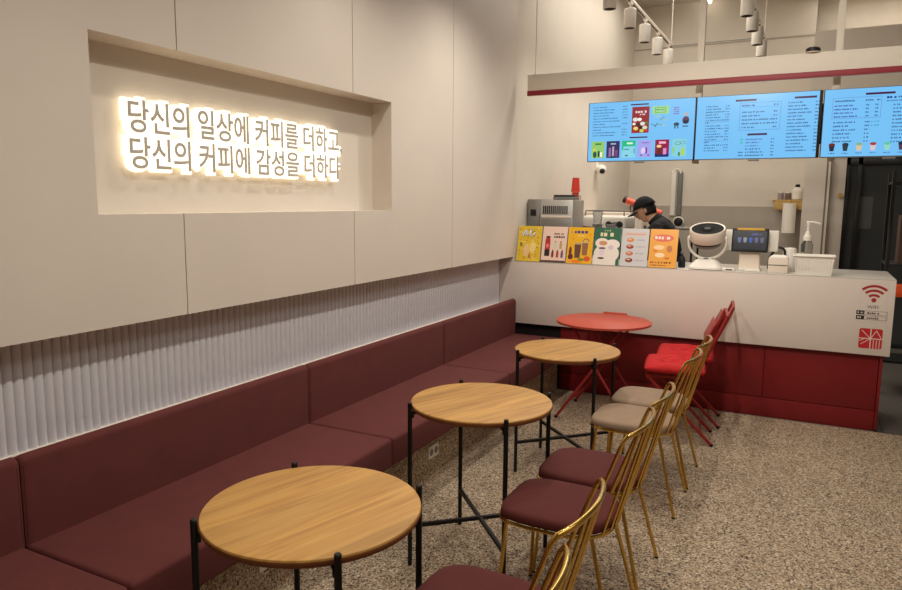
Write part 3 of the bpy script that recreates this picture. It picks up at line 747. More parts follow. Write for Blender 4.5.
def scr3():
    s = [('r', BG, 0, SW, 0, SH)]
    s.append(('r', PUR, 0.262, 0.445, 0.437, 0.452))
    s.append(('f', (90, 110, 190), 0.055, 0.365, 0.275, 0.425, 0.002)); words(s, INK, 0.07, 0.395, 0.013, 0.13, 300); words(s, INK, 0.265, 0.395, 0.012, 0.05, 301); words(s, INK, 0.335, 0.395, 0.012, 0.02, 302)
    for i in range(4):
        words(s, (60, 70, 160), 0.068, 0.362-i*0.026, 0.011, 0.12+0.03*(i % 2), 310+i); words(s, INK, 0.27, 0.362-i*0.026, 0.011, 0.02, 315+i); words(s, INK, 0.328, 0.362-i*0.026, 0.011, 0.02, 320+i)
    for i in range(6):
        words(s, INK, 0.068, 0.242-i*0.0275, 0.0115, [0.14, 0.10, 0.15, 0.12, 0.11, 0.125][i], 330+i); words(s, INK, 0.27, 0.242-i*0.0275, 0.0115, 0.03, 340+i)
        if i < 2: words(s, (70, 170, 190), 0.31, 0.242-i*0.0275, 0.0115, 0.05, 345+i)
    words(s, (20, 50, 130), 0.395, 0.405, 0.016, 0.06, 350); words(s, INK, 0.465, 0.407, 0.012, 0.11, 351); words(s, INK, 0.395, 0.385, 0.009, 0.15, 352)
    for i in range(11):
        words(s, INK, 0.44, 0.355-i*0.026, 0.0115, 0.09+0.05*((i*3) % 4)/3, 360+i)
    for i, (c1, c2) in enumerate([((120, 40, 40), (40, 40, 60)), ((40, 50, 70), (40, 60, 70)), ((140, 180, 150), (220, 200, 160)), ((170, 60, 60), (220, 200, 210)), ((100, 200, 170), (150, 220, 200)), ((30, 40, 70), (90, 60, 80)), ((190, 100, 190), (220, 150, 220)), ((80, 30, 40), (60, 30, 40))]):
        x = 0.07+i*0.088
        s += [('p', c2, [(x-0.013, 0.04), (x+0.013, 0.04), (x+0.02, 0.085), (x-0.02, 0.085)]), ('e', c1, x, 0.088, 0.021, 0.011)]
        words(s, INK, x-0.02, 0.02, 0.008, 0.04, 400+i)
    for x in (0.62, 0.80):
        for i in range(12): words(s, INK, x-0.06 if x < 0.7 else x-0.05, 0.40-i*0.026, 0.0115, 0.10, 420+i)
    return s
for i, (x0, rx, fn, lab) in enumerate(((0.655, 0.0075, scr1, 'left menu screen showing drink pictures, hung above the counter'),
                                  (1.538, 0.0215, scr2, 'middle menu screen with columns of dark text, hung above the counter'),
                                  (2.440, 0.008, scr3, 'right menu screen cut by the photo edge, small drink pictures along its bottom'))):
    t = thing('menu_screen', lab, 'screen', (x0, 6.0, 2.049), group='menu screens above the counter')
    bm = BM(); box(bm, -0.006, SW+rx, 0.0, 0.068, -0.003, SH+0.003, 0.001); obj('casing', bm, M['bplast'], t)
    bm = BM(); box(bm, -0.003, SW+0.003, 0.0, 0.02, -0.007, -0.003); box(bm, 0.4, 0.48, -0.003, 0.02, -0.022, -0.009, 0.002); obj('lower_trim', bm, M['gplast'], t)
    art('display', t, (0, 0.0, 0), (1, 0, 0), (0, 0, 1), (0, -1, 0), fn(), emit=1.0)

# ------------------------------------------------------------------ TRACK LIGHTS
RAILZ = 3.62
for i, (x, y1, lab) in enumerate(((0.73, 9.2, 'long white lighting track on the left, hung from the ceiling over the hall'), (1.775, 9.3, 'long white lighting track hung right of the first one'))):
    t = thing('lighting_track', lab, 'lighting track', (x, 0, RAILZ), group='white lighting tracks')
    bm = BM(); box(bm, -0.018, 0.018, -1.5, y1, -0.017, 0.017, 0.002); obj('rail', bm, M['wplast2'], t)
    bm = BM(); box(bm, -0.008, 0.008, -1.5, y1-0.01, -0.0185, -0.0165); obj('slot', bm, M['darkbaffle'], t)
    for y in (1.0, 4.0, 7.0, y1-0.03):
        bm = BM(); tube(bm, [(0, y, 0.017), (0, y, CEIL-RAILZ)], 0.003, 6); obj('suspension_wire', bm, M['wplast'], t)
t = thing('tie_rod', 'thin grey rod joining the far ends of the two lighting tracks', 'rod', (0.75, 9.19, RAILZ))
bm = BM(); tube(bm, [(0, 0, 0), (1.01, 0.0, 0.0)], 0.006, 8); obj('rod', bm, M['gplast'], t)
lamp0 = thing('track_spotlight', '', 'spotlight')
bm = BM(); lathe(bm, [(0.05, -0.242), (0.056, -0.242), (0.058, -0.238), (0.058, -0.07), (0.052, -0.062), (0, -0.06)], 28); obj('can', bm, M['wplast'], lamp0)
bm = BM(); lathe(bm, [(0.0525, -0.2415), (0.048, -0.21), (0.03, -0.19), (0, -0.188)], 24); obj('baffle', bm, M['darkbaffle'], lamp0)
bm = BM(); tube(bm, [(0, 0, -0.062), (0, 0, -0.02)], 0.009, 10); box(bm, -0.016, 0.016, -0.05, 0.05, -0.02, 0.0, 0.003); obj('neck', bm, M['wplast'], lamp0)
LZ = RAILZ-0.0175
lamps = [(0.73, 6.25, 'spotlight on the left track, nearest the camera of those in view'), (0.73, 7.0, 'second spotlight from the camera on the left track'), (0.73, 7.67, 'third spotlight from the camera on the left track'),
         (0.73, 8.34, 'fourth spotlight from the camera on the left track'), (0.73, 9.0, 'spotlight at the far end of the left track, half behind the signboard'),
         (1.775, 7.0, 'spotlight on the right track, nearest the camera of those in view'), (1.775, 7.62, 'second spotlight from the camera on the right track'), (1.775, 8.28, 'third spotlight from the camera on the right track'), (1.775, 8.95, 'spotlight at the far end of the right track')]
for i, (x, y, lab) in enumerate(lamps):
    o = lamp0 if i == 0 else copy_tree(lamp0)
    o.location = (x, y, LZ); o['label'] = lab; o['group'] = 'white cylinder spotlights on the tracks'

# ------------------------------------------------------------------ POSTERS ON THE COUNTER
PW, PH = 0.228, 0.325
def drink(c, x, y, w, h, lid=(230, 220, 210)):
    return [('p', c, [(x-w*0.4, y), (x+w*0.4, y), (x+w*0.5, y+h), (x-w*0.5, y+h)]), ('r', lid, x-w*0.5, x+w*0.5, y+h, y+h*1.12)]
def pos1():
    s = [('r', (226, 190, 52), 0, PW, 0, PH)]; rnd = random.Random(3)
    for k in range(70):
        c = [(240, 216, 120), (206, 160, 40), (170, 170, 60), (236, 206, 90), (200, 130, 60)][k % 5]
        s.append(('e', c, rnd.uniform(0.015, PW-0.015), rnd.uniform(0.015, PH-0.015), rnd.uniform(0.004, 0.014), rnd.uniform(0.003, 0.010)))
    s += [('e', (236, 196, 140), 0.09, 0.10, 0.03, 0.06), ('e', (244, 214, 130), 0.15, 0.13, 0.03, 0.05), ('r', (200, 120, 60), 0.115, 0.135, 0.03, 0.065), ('e', (120, 130, 50), 0.035, 0.155, 0.012, 0.02)]
    return s
def pos2():
    s = [('r', (236, 206, 190), 0, PW, 0, PH), ('r', (96, 64, 58), 0, PW, 0, 0.018)]
    s += [('r', (44, 30, 30), 0.028, 0.076, 0.055, 0.115), ('r', (178, 50, 48), 0.028, 0.076, 0.115, 0.20), ('e', (226, 120, 110), 0.052, 0.15, 0.015, 0.02), ('p', (178, 50, 48), [(0.028, 0.2), (0.076, 0.2), (0.07, 0.222), (0.034, 0.222)]), ('r', (56, 36, 32), 0.033, 0.073, 0.222, 0.237)]
    words(s, (110, 84, 84), 0.105, 0.252, 0.017, 0.09, 501); words(s, (80, 50, 52), 0.105, 0.222, 0.02, 0.10, 502)
    for x, y, c in ((0.125, 0.125, (200, 214, 190)), (0.175, 0.125, (190, 160, 90)), (0.105, 0.045, (130, 50, 44)), (0.150, 0.045, (170, 70, 60)), (0.193, 0.045, (120, 80, 110))):
        s += [('r', c, x-0.011, x+0.011, y, y+0.045), ('p', c, [(x-0.011, y+0.045), (x+0.011, y+0.045), (x+0.006, y+0.06), (x-0.006, y+0.06)]), ('r', (80, 50, 50), x-0.006, x+0.006, y+0.06, y+0.068)]
    return s
def pos3():
    s = [('r', (238, 182, 30), 0, PW, 0, PH)]
    words(s, (70, 60, 120), 0.055, 0.27, 0.03, 0.12, 511); words(s, (250, 220, 130), 0.085, 0.245, 0.012, 0.07, 512)
    s += drink((104, 70, 60), 0.095, 0.05, 0.06, 0.12, (190, 160, 140)) + drink((150, 104, 76), 0.160, 0.075, 0.055, 0.11, (210, 180, 150))
    s += [('arc', (70, 60, 100), 0.165, 0.195, 0.024, 0.030, 0, 180), ('e', (120, 50, 40), 0.03, 0.11, 0.014, 0.04), ('e', (96, 44, 40), 0.035, 0.06, 0.024, 0.026), ('e', (222, 90, 50), 0.185, 0.045, 0.03, 0.024), ('e', (120, 140, 60), 0.13, 0.035, 0.03, 0.015), ('e', (240, 130, 30), 0.09, 0.018, 0.05, 0.014), ('e', (250, 160, 60), 0.03, 0.018, 0.025, 0.012)]
    for x, y in ((0.03, 0.28), (0.2, 0.26), (0.05, 0.22)): s.append(('e', (220, 110, 40), x, y, 0.006, 0.006))
    return s
def pos4():
    s = [('r', (48, 104, 78), 0, PW, 0, PH), ('e', (236, 226, 216), 0.115, 0.10, 0.11, 0.085), ('e', (236, 226, 216), 0.07, 0.19, 0.06, 0.045), ('e', (240, 230, 222), 0.16, 0.18, 0.065, 0.045), ('r', (236, 226, 216), 0.0, 0.2, 0.0, 0.08)]
    words(s, (226, 220, 180), 0.05, 0.25, 0.034, 0.14, 521); words(s, (190, 200, 150), 0.085, 0.295, 0.014, 0.06, 522)
    s += [('e', (206, 150, 110), 0.08, 0.19, 0.036, 0.02), ('e', (60, 44, 40), 0.075, 0.145, 0.03, 0.008), ('e', (226, 210, 226), 0.075, 0.11, 0.022, 0.03), ('e', (50, 40, 40), 0.07, 0.058, 0.03, 0.008), ('e', (214, 200, 214), 0.15, 0.155, 0.024, 0.02)]
    return s
def pos5():
    s = [('r', (206, 206, 206), 0, PW, 0, PH), ('r', (222, 150, 120), 0.03, 0.20, 0.272, 0.282), ('f', (224, 180, 160), 0.02, 0.21, 0.26, 0.295, 0.003)]
    for k in range(4):
        y = 0.225-k*0.058
        s += [('e', [(216, 140, 90), (156, 70, 60), (196, 120, 100), (130, 66, 60)][k], 0.075, y, 0.032, 0.019), ('e', (236, 190, 150), 0.07, y+0.006, 0.016, 0.006)]
        words(s, (150, 156, 176), 0.125, y-0.003, 0.010, 0.075, 530+k)
    return s
def pos6():
    s = [('r', (238, 168, 70), 0, PW, 0, PH), ('e', (224, 110, 80), 0.11, 0.25, 0.085, 0.032)]
    words(s, (250, 226, 214), 0.04, 0.24, 0.03, 0.14, 541)
    s += [('e', (250, 210, 160), 0.08, 0.17, 0.045, 0.02), ('e', (252, 222, 180), 0.09, 0.105, 0.04, 0.02), ('e', (190, 120, 80), 0.165, 0.16, 0.022, 0.03), ('e', (224, 130, 50), 0.05, 0.14, 0.02, 0.008), ('e', (214, 110, 44), 0.15, 0.08, 0.02, 0.008)]
    words(s, (110, 60, 30), 0.015, 0.035, 0.016, 0.17, 542); words(s, (130, 70, 40), 0.015, 0.014, 0.010, 0.13, 543)
    return s
plabs = ['yellow poster stand with white arched lettering, first from the left on the counter', 'pale pink poster stand with bottle pictures, second from the left on the counter',
         'yellow poster stand with two tall brown drinks, third on the counter', 'green and white poster stand with pale lettering, fourth on the counter',
         'grey poster stand with four oval food pictures, fifth on the counter', 'orange poster stand at the right end of the poster row, beside the fan']
tilt = math.atan2(0.075, 0.325)
Vd = Vector((0, math.sin(tilt), math.cos(tilt))); Nd = Vector((0, -math.cos(tilt), math.sin(tilt)))
for i, fn in enumerate((pos1, pos2, pos3, pos4, pos5, pos6)):
    t = thing('poster_stand', plabs[i], 'poster', (0.02+i*0.2385, YC+0.022, ZC), group='upright posters along the counter edge')
    bm = BM()
    def pv(x, d, n): return Vector((x, 0, 0.004))+Vd*d+Nd*n
    def slabp(bm, x0, x1, d0, d1, n0, n1, mi=0):
        v = [bm.verts.new(pv(x, d, n)) for n in (n0, n1) for x, d in ((x0, d0), (x1, d0), (x1, d1), (x0, d1))]
        for q in ((0, 1, 2, 3), (7, 6, 5, 4), (0, 4, 5, 1), (1, 5, 6, 2), (2, 6, 7, 3), (3, 7, 4, 0)): bm.faces.new([v[k] for k in q])
    slabp(bm, 0, PW, 0, PH, -0.002, 0.0); obj('poster_sheet', bm, M['paper'], t, smooth=False)
    art('printed_picture', t, tuple(pv(0, 0, 0)), (1, 0, 0), tuple(Vd), tuple(Nd), fn(), rough=0.25)
    bm = BM(); slabp(bm, -0.003, PW+0.003, -0.003, PH+0.003, -0.0045, -0.0022); box(bm, -0.003, PW+0.003, 0.0, 0.085, 0.0, 0.003); obj('acrylic_holder', bm, M['clear'], t, smooth=False)
    if i == 0:
        for k, c in enumerate('바나나'):
            a = math.radians(32-k*32); x = 0.10+0.062*math.sin(-a); y = 0.205+0.052*math.cos(a)
            loc = Matrix(((1, 0, 0, 0), (0, Vd.y, Nd.y, 0), (0, Vd.z, Nd.z, 0), (0, 0, 0, 1)))
            rot = Matrix.Translation(pv(x, y, 0.0012)) @ loc @ Matrix.Rotation(a, 4, 'Z') @ Matrix.Translation((-0.028, -0.018, 0))
            bmt = text_mesh(c, 0.062, rot, extrude=0.0001, fat=0.0035); obj('title_shadow', bmt, flat((70, 60, 120)), t, smooth=False)
            rot2 = Matrix.Translation(Nd*0.0040) @ rot
            bmt = text_mesh(c, 0.062, rot2, extrude=0.0001, fat=0.0012); obj('title_letter', bmt, flat((248, 244, 236)), t, smooth=False)

t = thing('black_bottle', 'small black bottle on the counter behind the orange poster', 'bottle', (1.462, 6.12, ZC))
bm = BM(); lathe(bm, [(0, 0), (0.026, 0), (0.03, 0.01), (0.03, 0.06), (0.02, 0.09), (0.010, 0.10), (0.010, 0.12), (0, 0.122)], 24); obj('body', bm, M['bplast'], t)
bm = BM(); lathe(bm, [(0.012, 0.115), (0.013, 0.135), (0, 0.138)], 20); obj('cap', bm, M['gplast'], t)

# ------------------------------------------------------------------ FAN
t = thing('air_circulator_fan', 'white round fan tilted upward on a U-shaped stand on the counter', 'fan', (1.663, 6.08, ZC))
bm = BM(); loft(bm, rrect(0.265, 0.21, 0.05), [(0.006, 1.0), (0.022, 1.0), (0.035, 0.92), (0.075, 0.62), (0.085, 0.5)]); obj('base', bm, M['wplast'], t)
bm = BM(); loft(bm, rrect(0.235, 0.185, 0.05), [(0, 1), (0.008, 1)]); obj('base_foot', bm, M['bplast'], t)
bm = BM(); lathe(bm, [(0.028, 0.083), (0.028, 0.092), (0, 0.094)], 20); obj('dial', bm, M['bplast'], t)
bm = BM(); pts = [(-0.148*math.cos(a), 0, 0.225-0.140*math.sin(a)) for a in [PI*k/16 for k in range(17)]]
pts = [(-0.149, 0, 0.262), (-0.149, 0, 0.245)]+pts+[(0.149, 0, 0.245), (0.149, 0, 0.262)]
tube(bm, pts, 0.011, 10, ry=0.020); obj('yoke', bm, M['wplast'], t)
hd = Matrix.Translation((0, 0, 0.255)) @ Matrix.Rotation(math.radians(20), 4, 'X')
bm = BM(); lathe(bm, [(0.125, 0.085), (0.136, 0.09), (0.140, 0.083), (0.138, 0.0), (0.132, -0.012), (0.10, -0.014)], 40, mtx=hd); hh = obj('drum', bm, M['wplast2'], t)
bm = BM(); lathe(bm, [(0.126, 0.084), (0.10, 0.074), (0.03, 0.072), (0, 0.072)], 40, mtx=hd); obj('front_recess', bm, M['rubber'], hh)
bm = BM()
for k in range(36):
    a = 2*PI*k/36; p = [(0.026*math.cos(a), 0.026*math.sin(a), 0.083), (0.08*math.cos(a+0.25), 0.08*math.sin(a+0.25), 0.086), (0.126*math.cos(a+0.4), 0.126*math.sin(a+0.4), 0.085)]
    tube(bm, [hd @ Vector(q) for q in p], 0.0012, 5)
obj('grille', bm, M['rubber'], hh)
bm = BM(); lathe(bm, [(0.027, 0.081), (0.027, 0.089), (0, 0.091)], 24, mtx=hd); obj('hub_cap', bm, mat('dark_hub', (52, 54, 56), 0.7), hh)
bm = BM(); lathe(bm, [(0.120, -0.012), (0.118, -0.03), (0.09, -0.034)], 40, mtx=hd); obj('rear_ring', bm, M['bplast'], hh)
bm = BM(); lathe(bm, [(0.112, -0.030), (0.10, -0.058), (0.06, -0.08), (0, -0.086)], 40, mtx=hd); obj('rear_cover', bm, M['gplast'], hh)
for s in (-1, 1):
    bm = BM(); lathe(bm, [(0.018, 0), (0.018, 0.012), (0, 0.014)], 18, mtx=Matrix.Translation((s*0.138, 0, 0.255)) @ Matrix.Rotation(s*PI/2, 4, 'Y')); obj('pivot', bm, M['wplast'], hh)

# ------------------------------------------------------------------ TILL TERMINAL
t = thing('payment_terminal', 'black framed touch screen terminal on a white stand, with white rear display', 'terminal', (1.985, 6.17, ZC))
bm = BM(); box(bm, -0.075, 0.085, -0.07, 0.12, 0, 0.016, 0.004); obj('base', bm, M['wplast'], t)
bm = BM(); loft(bm, rrect(0.165, 0.05, 0.012), [(0.014, 1.0), (0.08, 0.95), (0.16, 0.92)]); obj('stand', bm, M['wplast2'], t)
tm = Matrix.Translation((-0.003, -0.035, 0.245)) @ Matrix.Rotation(math.radians(-12), 4, 'X')
bm = BM(); box(bm, -0.137, 0.137, -0.012, 0.012, -0.095, 0.098, 0.008, 3, mtx=tm); tb_ = obj('tablet', bm, M['bplast'], t)
sh = [('r', (30, 34, 48), -0.122, 0.122, -0.078, 0.074)]
for k, c in enumerate(((120, 150, 210), (190, 200, 220), (70, 120, 240), (130, 130, 190), (120, 130, 170))):
    x = -0.078+k*0.042; sh += [('p', c, [(x-0.009, -0.02), (x+0.009, -0.02), (x+0.014, 0.012), (x-0.014, 0.012)]), ('e', c, x, 0.016, 0.014, 0.006)]
words(sh, (90, 110, 230), 0.01, 0.042, 0.013, 0.07, 600)
rr_ = tm.to_3x3()
art('screen', tb_, tuple(tm @ Vector((0, -0.012, 0))), tuple(rr_ @ Vector((1, 0, 0))), tuple(rr_ @ Vector((0, 0, 1))), tuple(rr_ @ Vector((0, -1, 0))), sh, emit=0.45)
bm = BM(); box(bm, -0.10, 0.105, -0.0135, 0.0, 0.080, 0.0985, 0.003, mtx=tm); o = obj('sticker_strip', bm, mat('amber_strip', (206, 160, 40), 0.5), tb_); o['label'] = 'amber strip along the tablet top edge'
bm = BM(); box(bm, -0.195, 0.205, 0.03, 0.075, 0.155, 0.325, 0.008, 3); obj('rear_display', bm, M['wplast'], t)
bm = BM(); tube(bm, [(-0.02, -0.05, 0.022), (-0.05, -0.09, 0.008), (-0.01, -0.12, 0.006), (0.05, -0.11, 0.006), (0.09, -0.13, 0.006)], 0.005, 8); obj('cable', bm, M['wplast'], t)
t = thing('card_reader', 'small flat white reader lying left of the terminal on the counter', 'card reader', (1.842, 6.05, ZC))
bm = BM(); box(bm, -0.06, 0.05, -0.035, 0.05, 0, 0.022, 0.006, 3); obj('body', bm, M['wplast'], t)
bm = BM(); box(bm, -0.02, 0.03, -0.036, -0.02, 0.006, 0.015, 0.001); obj('slot', bm, M['bplast'], t)
t = thing('napkin_box', 'white napkin box between the terminal and the basket', 'napkin box', (2.205, 6.08, ZC))
bm = BM(); box(bm, -0.073, 0.07, -0.05, 0.06, 0, 0.118, 0.006); obj('body', bm, M['wplast2'], t)
bm = BM(); loft(bm, rrect(0.13, 0.1, 0.01), [(0.117, 1), (0.128, 0.95), (0.14, 0.6)]); obj('napkins', bm, M['paper'], t)
bm = BM(); box(bm, -0.072, 0.069, -0.052, -0.0495, 0.058, 0.066, 0.001); obj('lid_line', bm, M['gplast'], t)
t = thing('scanner_cable', 'looped black cable behind the napkin box', 'cable', (2.215, 6.24, ZC))
bm = BM(); tube(bm, [(-0.09, 0, 0.012), (-0.085, 0, 0.10), (-0.06, 0, 0.15)]+[(-0.02-0.045*math.cos(a), 0.01, 0.155+0.035*math.sin(a)) for a in [PI*k/8 for k in range(0, 9)]]+[(0.025, 0.01, 0.10), (0.025, 0.01, 0.012)], 0.010, 10); obj('cable', bm, M['bplast'], t)
t = thing('white_canister', 'small white canister behind the napkin box on the counter', 'canister', (2.275, 6.30, ZC))
bm = BM(); lathe(bm, [(0, 0), (0.045, 0), (0.05, 0.01), (0.05, 0.17), (0.044, 0.185), (0, 0.19)], 28); obj('body', bm, M['wplast'], t)
# perforated basket
t = thing('perforated_basket', 'white perforated plastic basket near the right end of the counter', 'basket', (2.452, 6.05, ZC+0.002))
bm = BM(); hb = 0.145; a0, a1, b0, b1 = 0.122, 0.138, 0.075, 0.09
def wall(P0, P1, n, rows=8):
    # lattice wall: horizontal and vertical bars as one perforated sheet
    P0b, P0t, P1b, P1t = P0[0], P0[1], P1[0], P1[1]
    def pt(u, v): return (P0b.lerp(P1b, u)).lerp(P0t.lerp(P1t, u), v)
    us = []; 
    for k in range(n+1): us += [k/n-0.25/n, k/n+0.25/n]
    us = [min(1, max(0, q)) for q in us]; vs = []
    for k in range(rows+1): vs += [0.10+0.76*k/rows-0.032, 0.10+0.76*k/rows+0.032]
    vs = [0.0]+vs[1:-1]+[1.0]
    vv = [[bm.verts.new(pt(u, v)) for v in vs] for u in us]
    for i in range(len(us)-1):
        for j in range(len(vs)-1):
            if i % 2 == 1 and j % 2 == 1: continue
            if us[i+1]-us[i] < 1e-6: continue
            bm.faces.new((vv[i][j], vv[i+1][j], vv[i+1][j+1], vv[i][j+1]))
c_b = [Vector((sx*a0, sy*b0, 0.0)) for sx, sy in ((-1, -1), (1, -1), (1, 1), (-1, 1))]
c_t = [Vector((sx*a1, sy*b1, hb)) for sx, sy in ((-1, -1), (1, -1), (1, 1), (-1, 1))]
for k in range(4): wall((c_b[k], c_t[k]), (c_b[(k+1) % 4], c_t[(k+1) % 4]), 12 if k % 2 == 0 else 8, 6)
bm.faces.new([bm.verts.new(v) for v in c_b])
bmesh.ops.remove_doubles(bm, verts=bm.verts, dist=2e-4)
o = obj('body', bm, M['wplast'], t, smooth=False)
sm = o.modifiers.new('thickness', 'SOLIDIFY'); sm.thickness = 0.003; sm.offset = -1
bm = BM(); tube(bm, [Vector((x, y, hb)) for x, y in rrect(2*a1+0.008, 2*b1+0.008, 0.02)], 0.0065, 8, closed=True); obj('rim', bm, M['wplast'], t)
# pump bottle
t = thing('pump_bottle', 'white pump dispenser bottle behind the perforated basket', 'bottle', (2.395, 6.30, ZC))
bm = BM(); lathe(bm, [(0, 0), (0.04, 0), (0.044, 0.01), (0.044, 0.215), (0.03, 0.245), (0.018, 0.255), (0.018, 0.265)], 28); bd = obj('bottle', bm, M['clear'], t)
bm = BM(); lathe(bm, [(0, 0.003), (0.039, 0.003), (0.041, 0.012), (0.041, 0.155), (0, 0.156)], 28); o = obj('liquid', bm, M['soap'], t); o['label'] = 'pale yellow liquid'
bm = BM(); lathe(bm, [(0.03, 0.25), (0.031, 0.285), (0.022, 0.29), (0.016, 0.32), (0.008, 0.325), (0.008, 0.385), (0, 0.386)], 24); obj('pump_collar', bm, M['wplast'], t)
bm = BM(); tube(bm, [(-0.015, 0, 0.395), (0.03, 0, 0.398), (0.075, 0, 0.388), (0.085, 0, 0.382)], 0.009, 10); tube(bm, [(0, 0, 0.37), (0, 0, 0.40)], 0.013, 12); obj('pump_spout', bm, M['wplast'], t)

# ------------------------------------------------------------------ APPLIANCES BEHIND THE POSTERS
t = thing('toaster_oven', 'silver toaster oven with slotted grille behind the yellow and pink posters', 'toaster oven', (0.0, 6.25, ZC))
bm = BM(); box(bm, 0.135, 0.452, 0.01, 0.36, 0.02, 0.56, 0.006); obj('body', bm, M['steel'], t)
bm = BM(); box(bm, 0.012, 0.135, 0.0, 0.37, 0.015, 0.565, 0.006); cp = obj('control_panel', bm, M['dsteel'], t)
bm = BM(); box(bm, 0.045, 0.10, -0.008, 0.002, 0.41, 0.47, 0.004); obj('switch', bm, M['bplast'], cp)
bm = BM()
for k in range(13):
    x = 0.165+k*0.019; box(bm, x, x+0.010, 0.004, 0.012, 0.43, 0.505, 0.001)
obj('grille', bm, M['bplast'], t)
bm = BM(); box(bm, 0.15, 0.44, 0.002, 0.014, 0.395, 0.415, 0.002); obj('handle', bm, M['wplast2'], t)
bm = BM(); box(bm, 0.15, 0.44, 0.0, 0.011, 0.06, 0.385, 0.003); obj('door', bm, M['dsteel'], t)
bm = BM()
for x in (0.04, 0.44):
    for y in (0.03, 0.33): tube(bm, [(x, y, 0), (x, y, 0.022)], 0.014, 10)
obj('feet', bm, M['rubber'], t)
t = thing('dark_tray', 'flat dark grey lidded tray lying on top of the toaster oven', 'tray', (0.33, 6.42, ZC+0.56))
bm = BM(); box(bm, -0.10, 0.10, -0.08, 0.08, 0.0, 0.03, 0.008, 3); obj('tray', bm, M['gplast'], t)
bm = BM(); box(bm, -0.095, 0.095, -0.076, 0.076, 0.030, 0.047, 0.006, 3); obj('lid', bm, M['bplast'], t)
# cup tower
t = thing('cup_dispenser', 'clear cup dispenser tube behind the right end of the toaster oven', 'cup dispenser', (0.207, 7.12, 0.90))
bm = BM(); lathe(bm, [(0.058, 0.60), (0.058, 0.87), (0.054, 0.87), (0.054, 0.605)], 32); obj('tube', bm, M['clear'], t)
bm = BM(); lathe(bm, [(0, 0), (0.065, 0), (0.065, 0.01), (0.06, 0.014), (0.06, 0.598), (0.056, 0.602), (0, 0.602)], 32); obj('base', bm, M['gplast'], t)
cups = []
c0 = None
for k in range(4, 7):
    if c0 is None:
        bm = BM(); lathe(bm, [(0.045, 0.0), (0.047, 0.0), (0.048, 0.004), (0.046, 0.006), (0.034, 0.145), (0.031, 0.145), (0.031, 0.14), (0, 0.14)], 28); c0 = obj('paper_cup', bm, M['cupred']); o = c0
    else: o = copy_tree(c0)
    o.location = (0.207, 7.12, 0.90+0.015+k*0.148)
    tag(o, 'red paper cup on top of the stack, sticking out of the dispenser' if k == 6 else 'red paper cup inside the clear dispenser tube, %s below the top cup' % ['', '', '', '', 'second', 'next'][k], 'cup', 'red cups in the dispenser')
c0['label'] = 'red paper cup at the bottom of the clear dispenser tube'
# clear lids / cups stack
for k, (x, y, lab) in enumerate(((0.655, 6.38, 'clear plastic cup stack left of the white coffee machine'), (0.765, 6.45, 'clear plastic cup stack in front of the white coffee machine'))):
    t = thing('clear_cup_stack', lab, 'cup stack', (x, y, ZC), group='clear cup stacks on the counter')
    for j in range(4 if k == 0 else 3):
        bm = BM(); z = j*0.115; lathe(bm, [(0.034, z), (0.046, z+0.105), (0.049, z+0.108), (0.047, z+0.111), (0.044, z+0.105), (0.032, z+0.003), (0, z+0.003)], 24); obj('cup', bm, M['clear'], t)

# work table behind counter, coffee machine on it
t = thing('work_table', 'steel work table behind the counter carrying the coffee machine', 'table', (0.6, 7.35, 0))
bm = BM(); box(bm, -0.55, 0.40, -0.3, 0.35, 0.86, 0.90, 0.004); obj('table_top', bm, M['steel'], t)
for sx in (-0.5, 0.35):
    for sy in (-0.26, 0.31):
        bm = BM(); tube(bm, [(sx, sy, 0), (sx, sy, 0.86)], 0.02, 10); obj('leg', bm, M['steel'], t)
t = thing('coffee_machine', 'white coffee machine with black round knobs left of the person', 'coffee machine', (0.285, 7.30, 0.90))
bm = BM(); box(bm, 0.0, 0.44, -0.16, 0.25, 0.02, 0.42, 0.02, 3); obj('body', bm, M['bplast'], t)
bm = BM(); box(bm, 0.01, 0.46, -0.20, 0.25, 0.52, 0.66, 0.03, 4); hd_ = obj('head', bm, M['wplast'], t)
bm = BM(); box(bm, 0.03, 0.42, -0.12, 0.23, 0.40, 0.54, 0.01); obj('group_panel', bm, M['dsteel'], t)
for x in (0.29, 0.40):
    bm = BM(); lathe(bm, [(0.032, 0), (0.034, 0.01), (0.028, 0.025), (0, 0.027)], 24, mtx=Matrix.Translation((x, -0.198, 0.575)) @ Matrix.Rotation(PI/2, 4, 'X')); obj('knob', bm, M['bplast'], hd_)
bm = BM(); box(bm, 0.32, 0.372, -0.204, -0.198, 0.555, 0.60, 0.002); obj('display', bm, M['gplast'], hd_)
bm = BM(); tube(bm, [(0.02, -0.19, 0.545), (-0.005, -0.26, 0.56), (0.03, -0.30, 0.55), (0.14, -0.30, 0.54), (0.20, -0.23, 0.52)], 0.012, 10); o = obj('wrapped_hose', bm, mat('brown_rubber', (96, 44, 34), 0.5), t); o['label'] = 'red-brown curved hose'
bm = BM()
for y in (-0.15, 0.2): tube(bm, [(0.03, y, 0.66), (0.03, y, 0.71)], 0.006, 8); tube(bm, [(0.43, y, 0.66), (0.43, y, 0.71)], 0.006, 8)
tube(bm, [(0.03, -0.15, 0.71), (0.43, -0.15, 0.71), (0.43, 0.2, 0.71), (0.03, 0.2, 0.71)], 0.006, 8, closed=True); obj('cup_rail', bm, M['dsteel'], t)
bm = BM(); tube(bm, [(0.41, -0.17, 0.52), (0.43, -0.22, 0.44), (0.44, -0.22, 0.34)], 0.007, 8); obj('steam_wand', bm, M['steel'], t)
t = thing('back_cabinet', 'white cabinet against the left kitchen wall behind the coffee machine', 'cabinet', (0.305, 8.4, 0))
bm = BM(); box(bm, -0.3, 0.40, -0.3, 0.3, 0.0, 1.58, 0.008); obj('body', bm, M['wplast2'], t)
bm = BM(); box(bm, -0.29, 0.12, -0.312, -0.3, 0.08, 1.55, 0.004); dr = obj('door', bm, M['wplast2'], t)
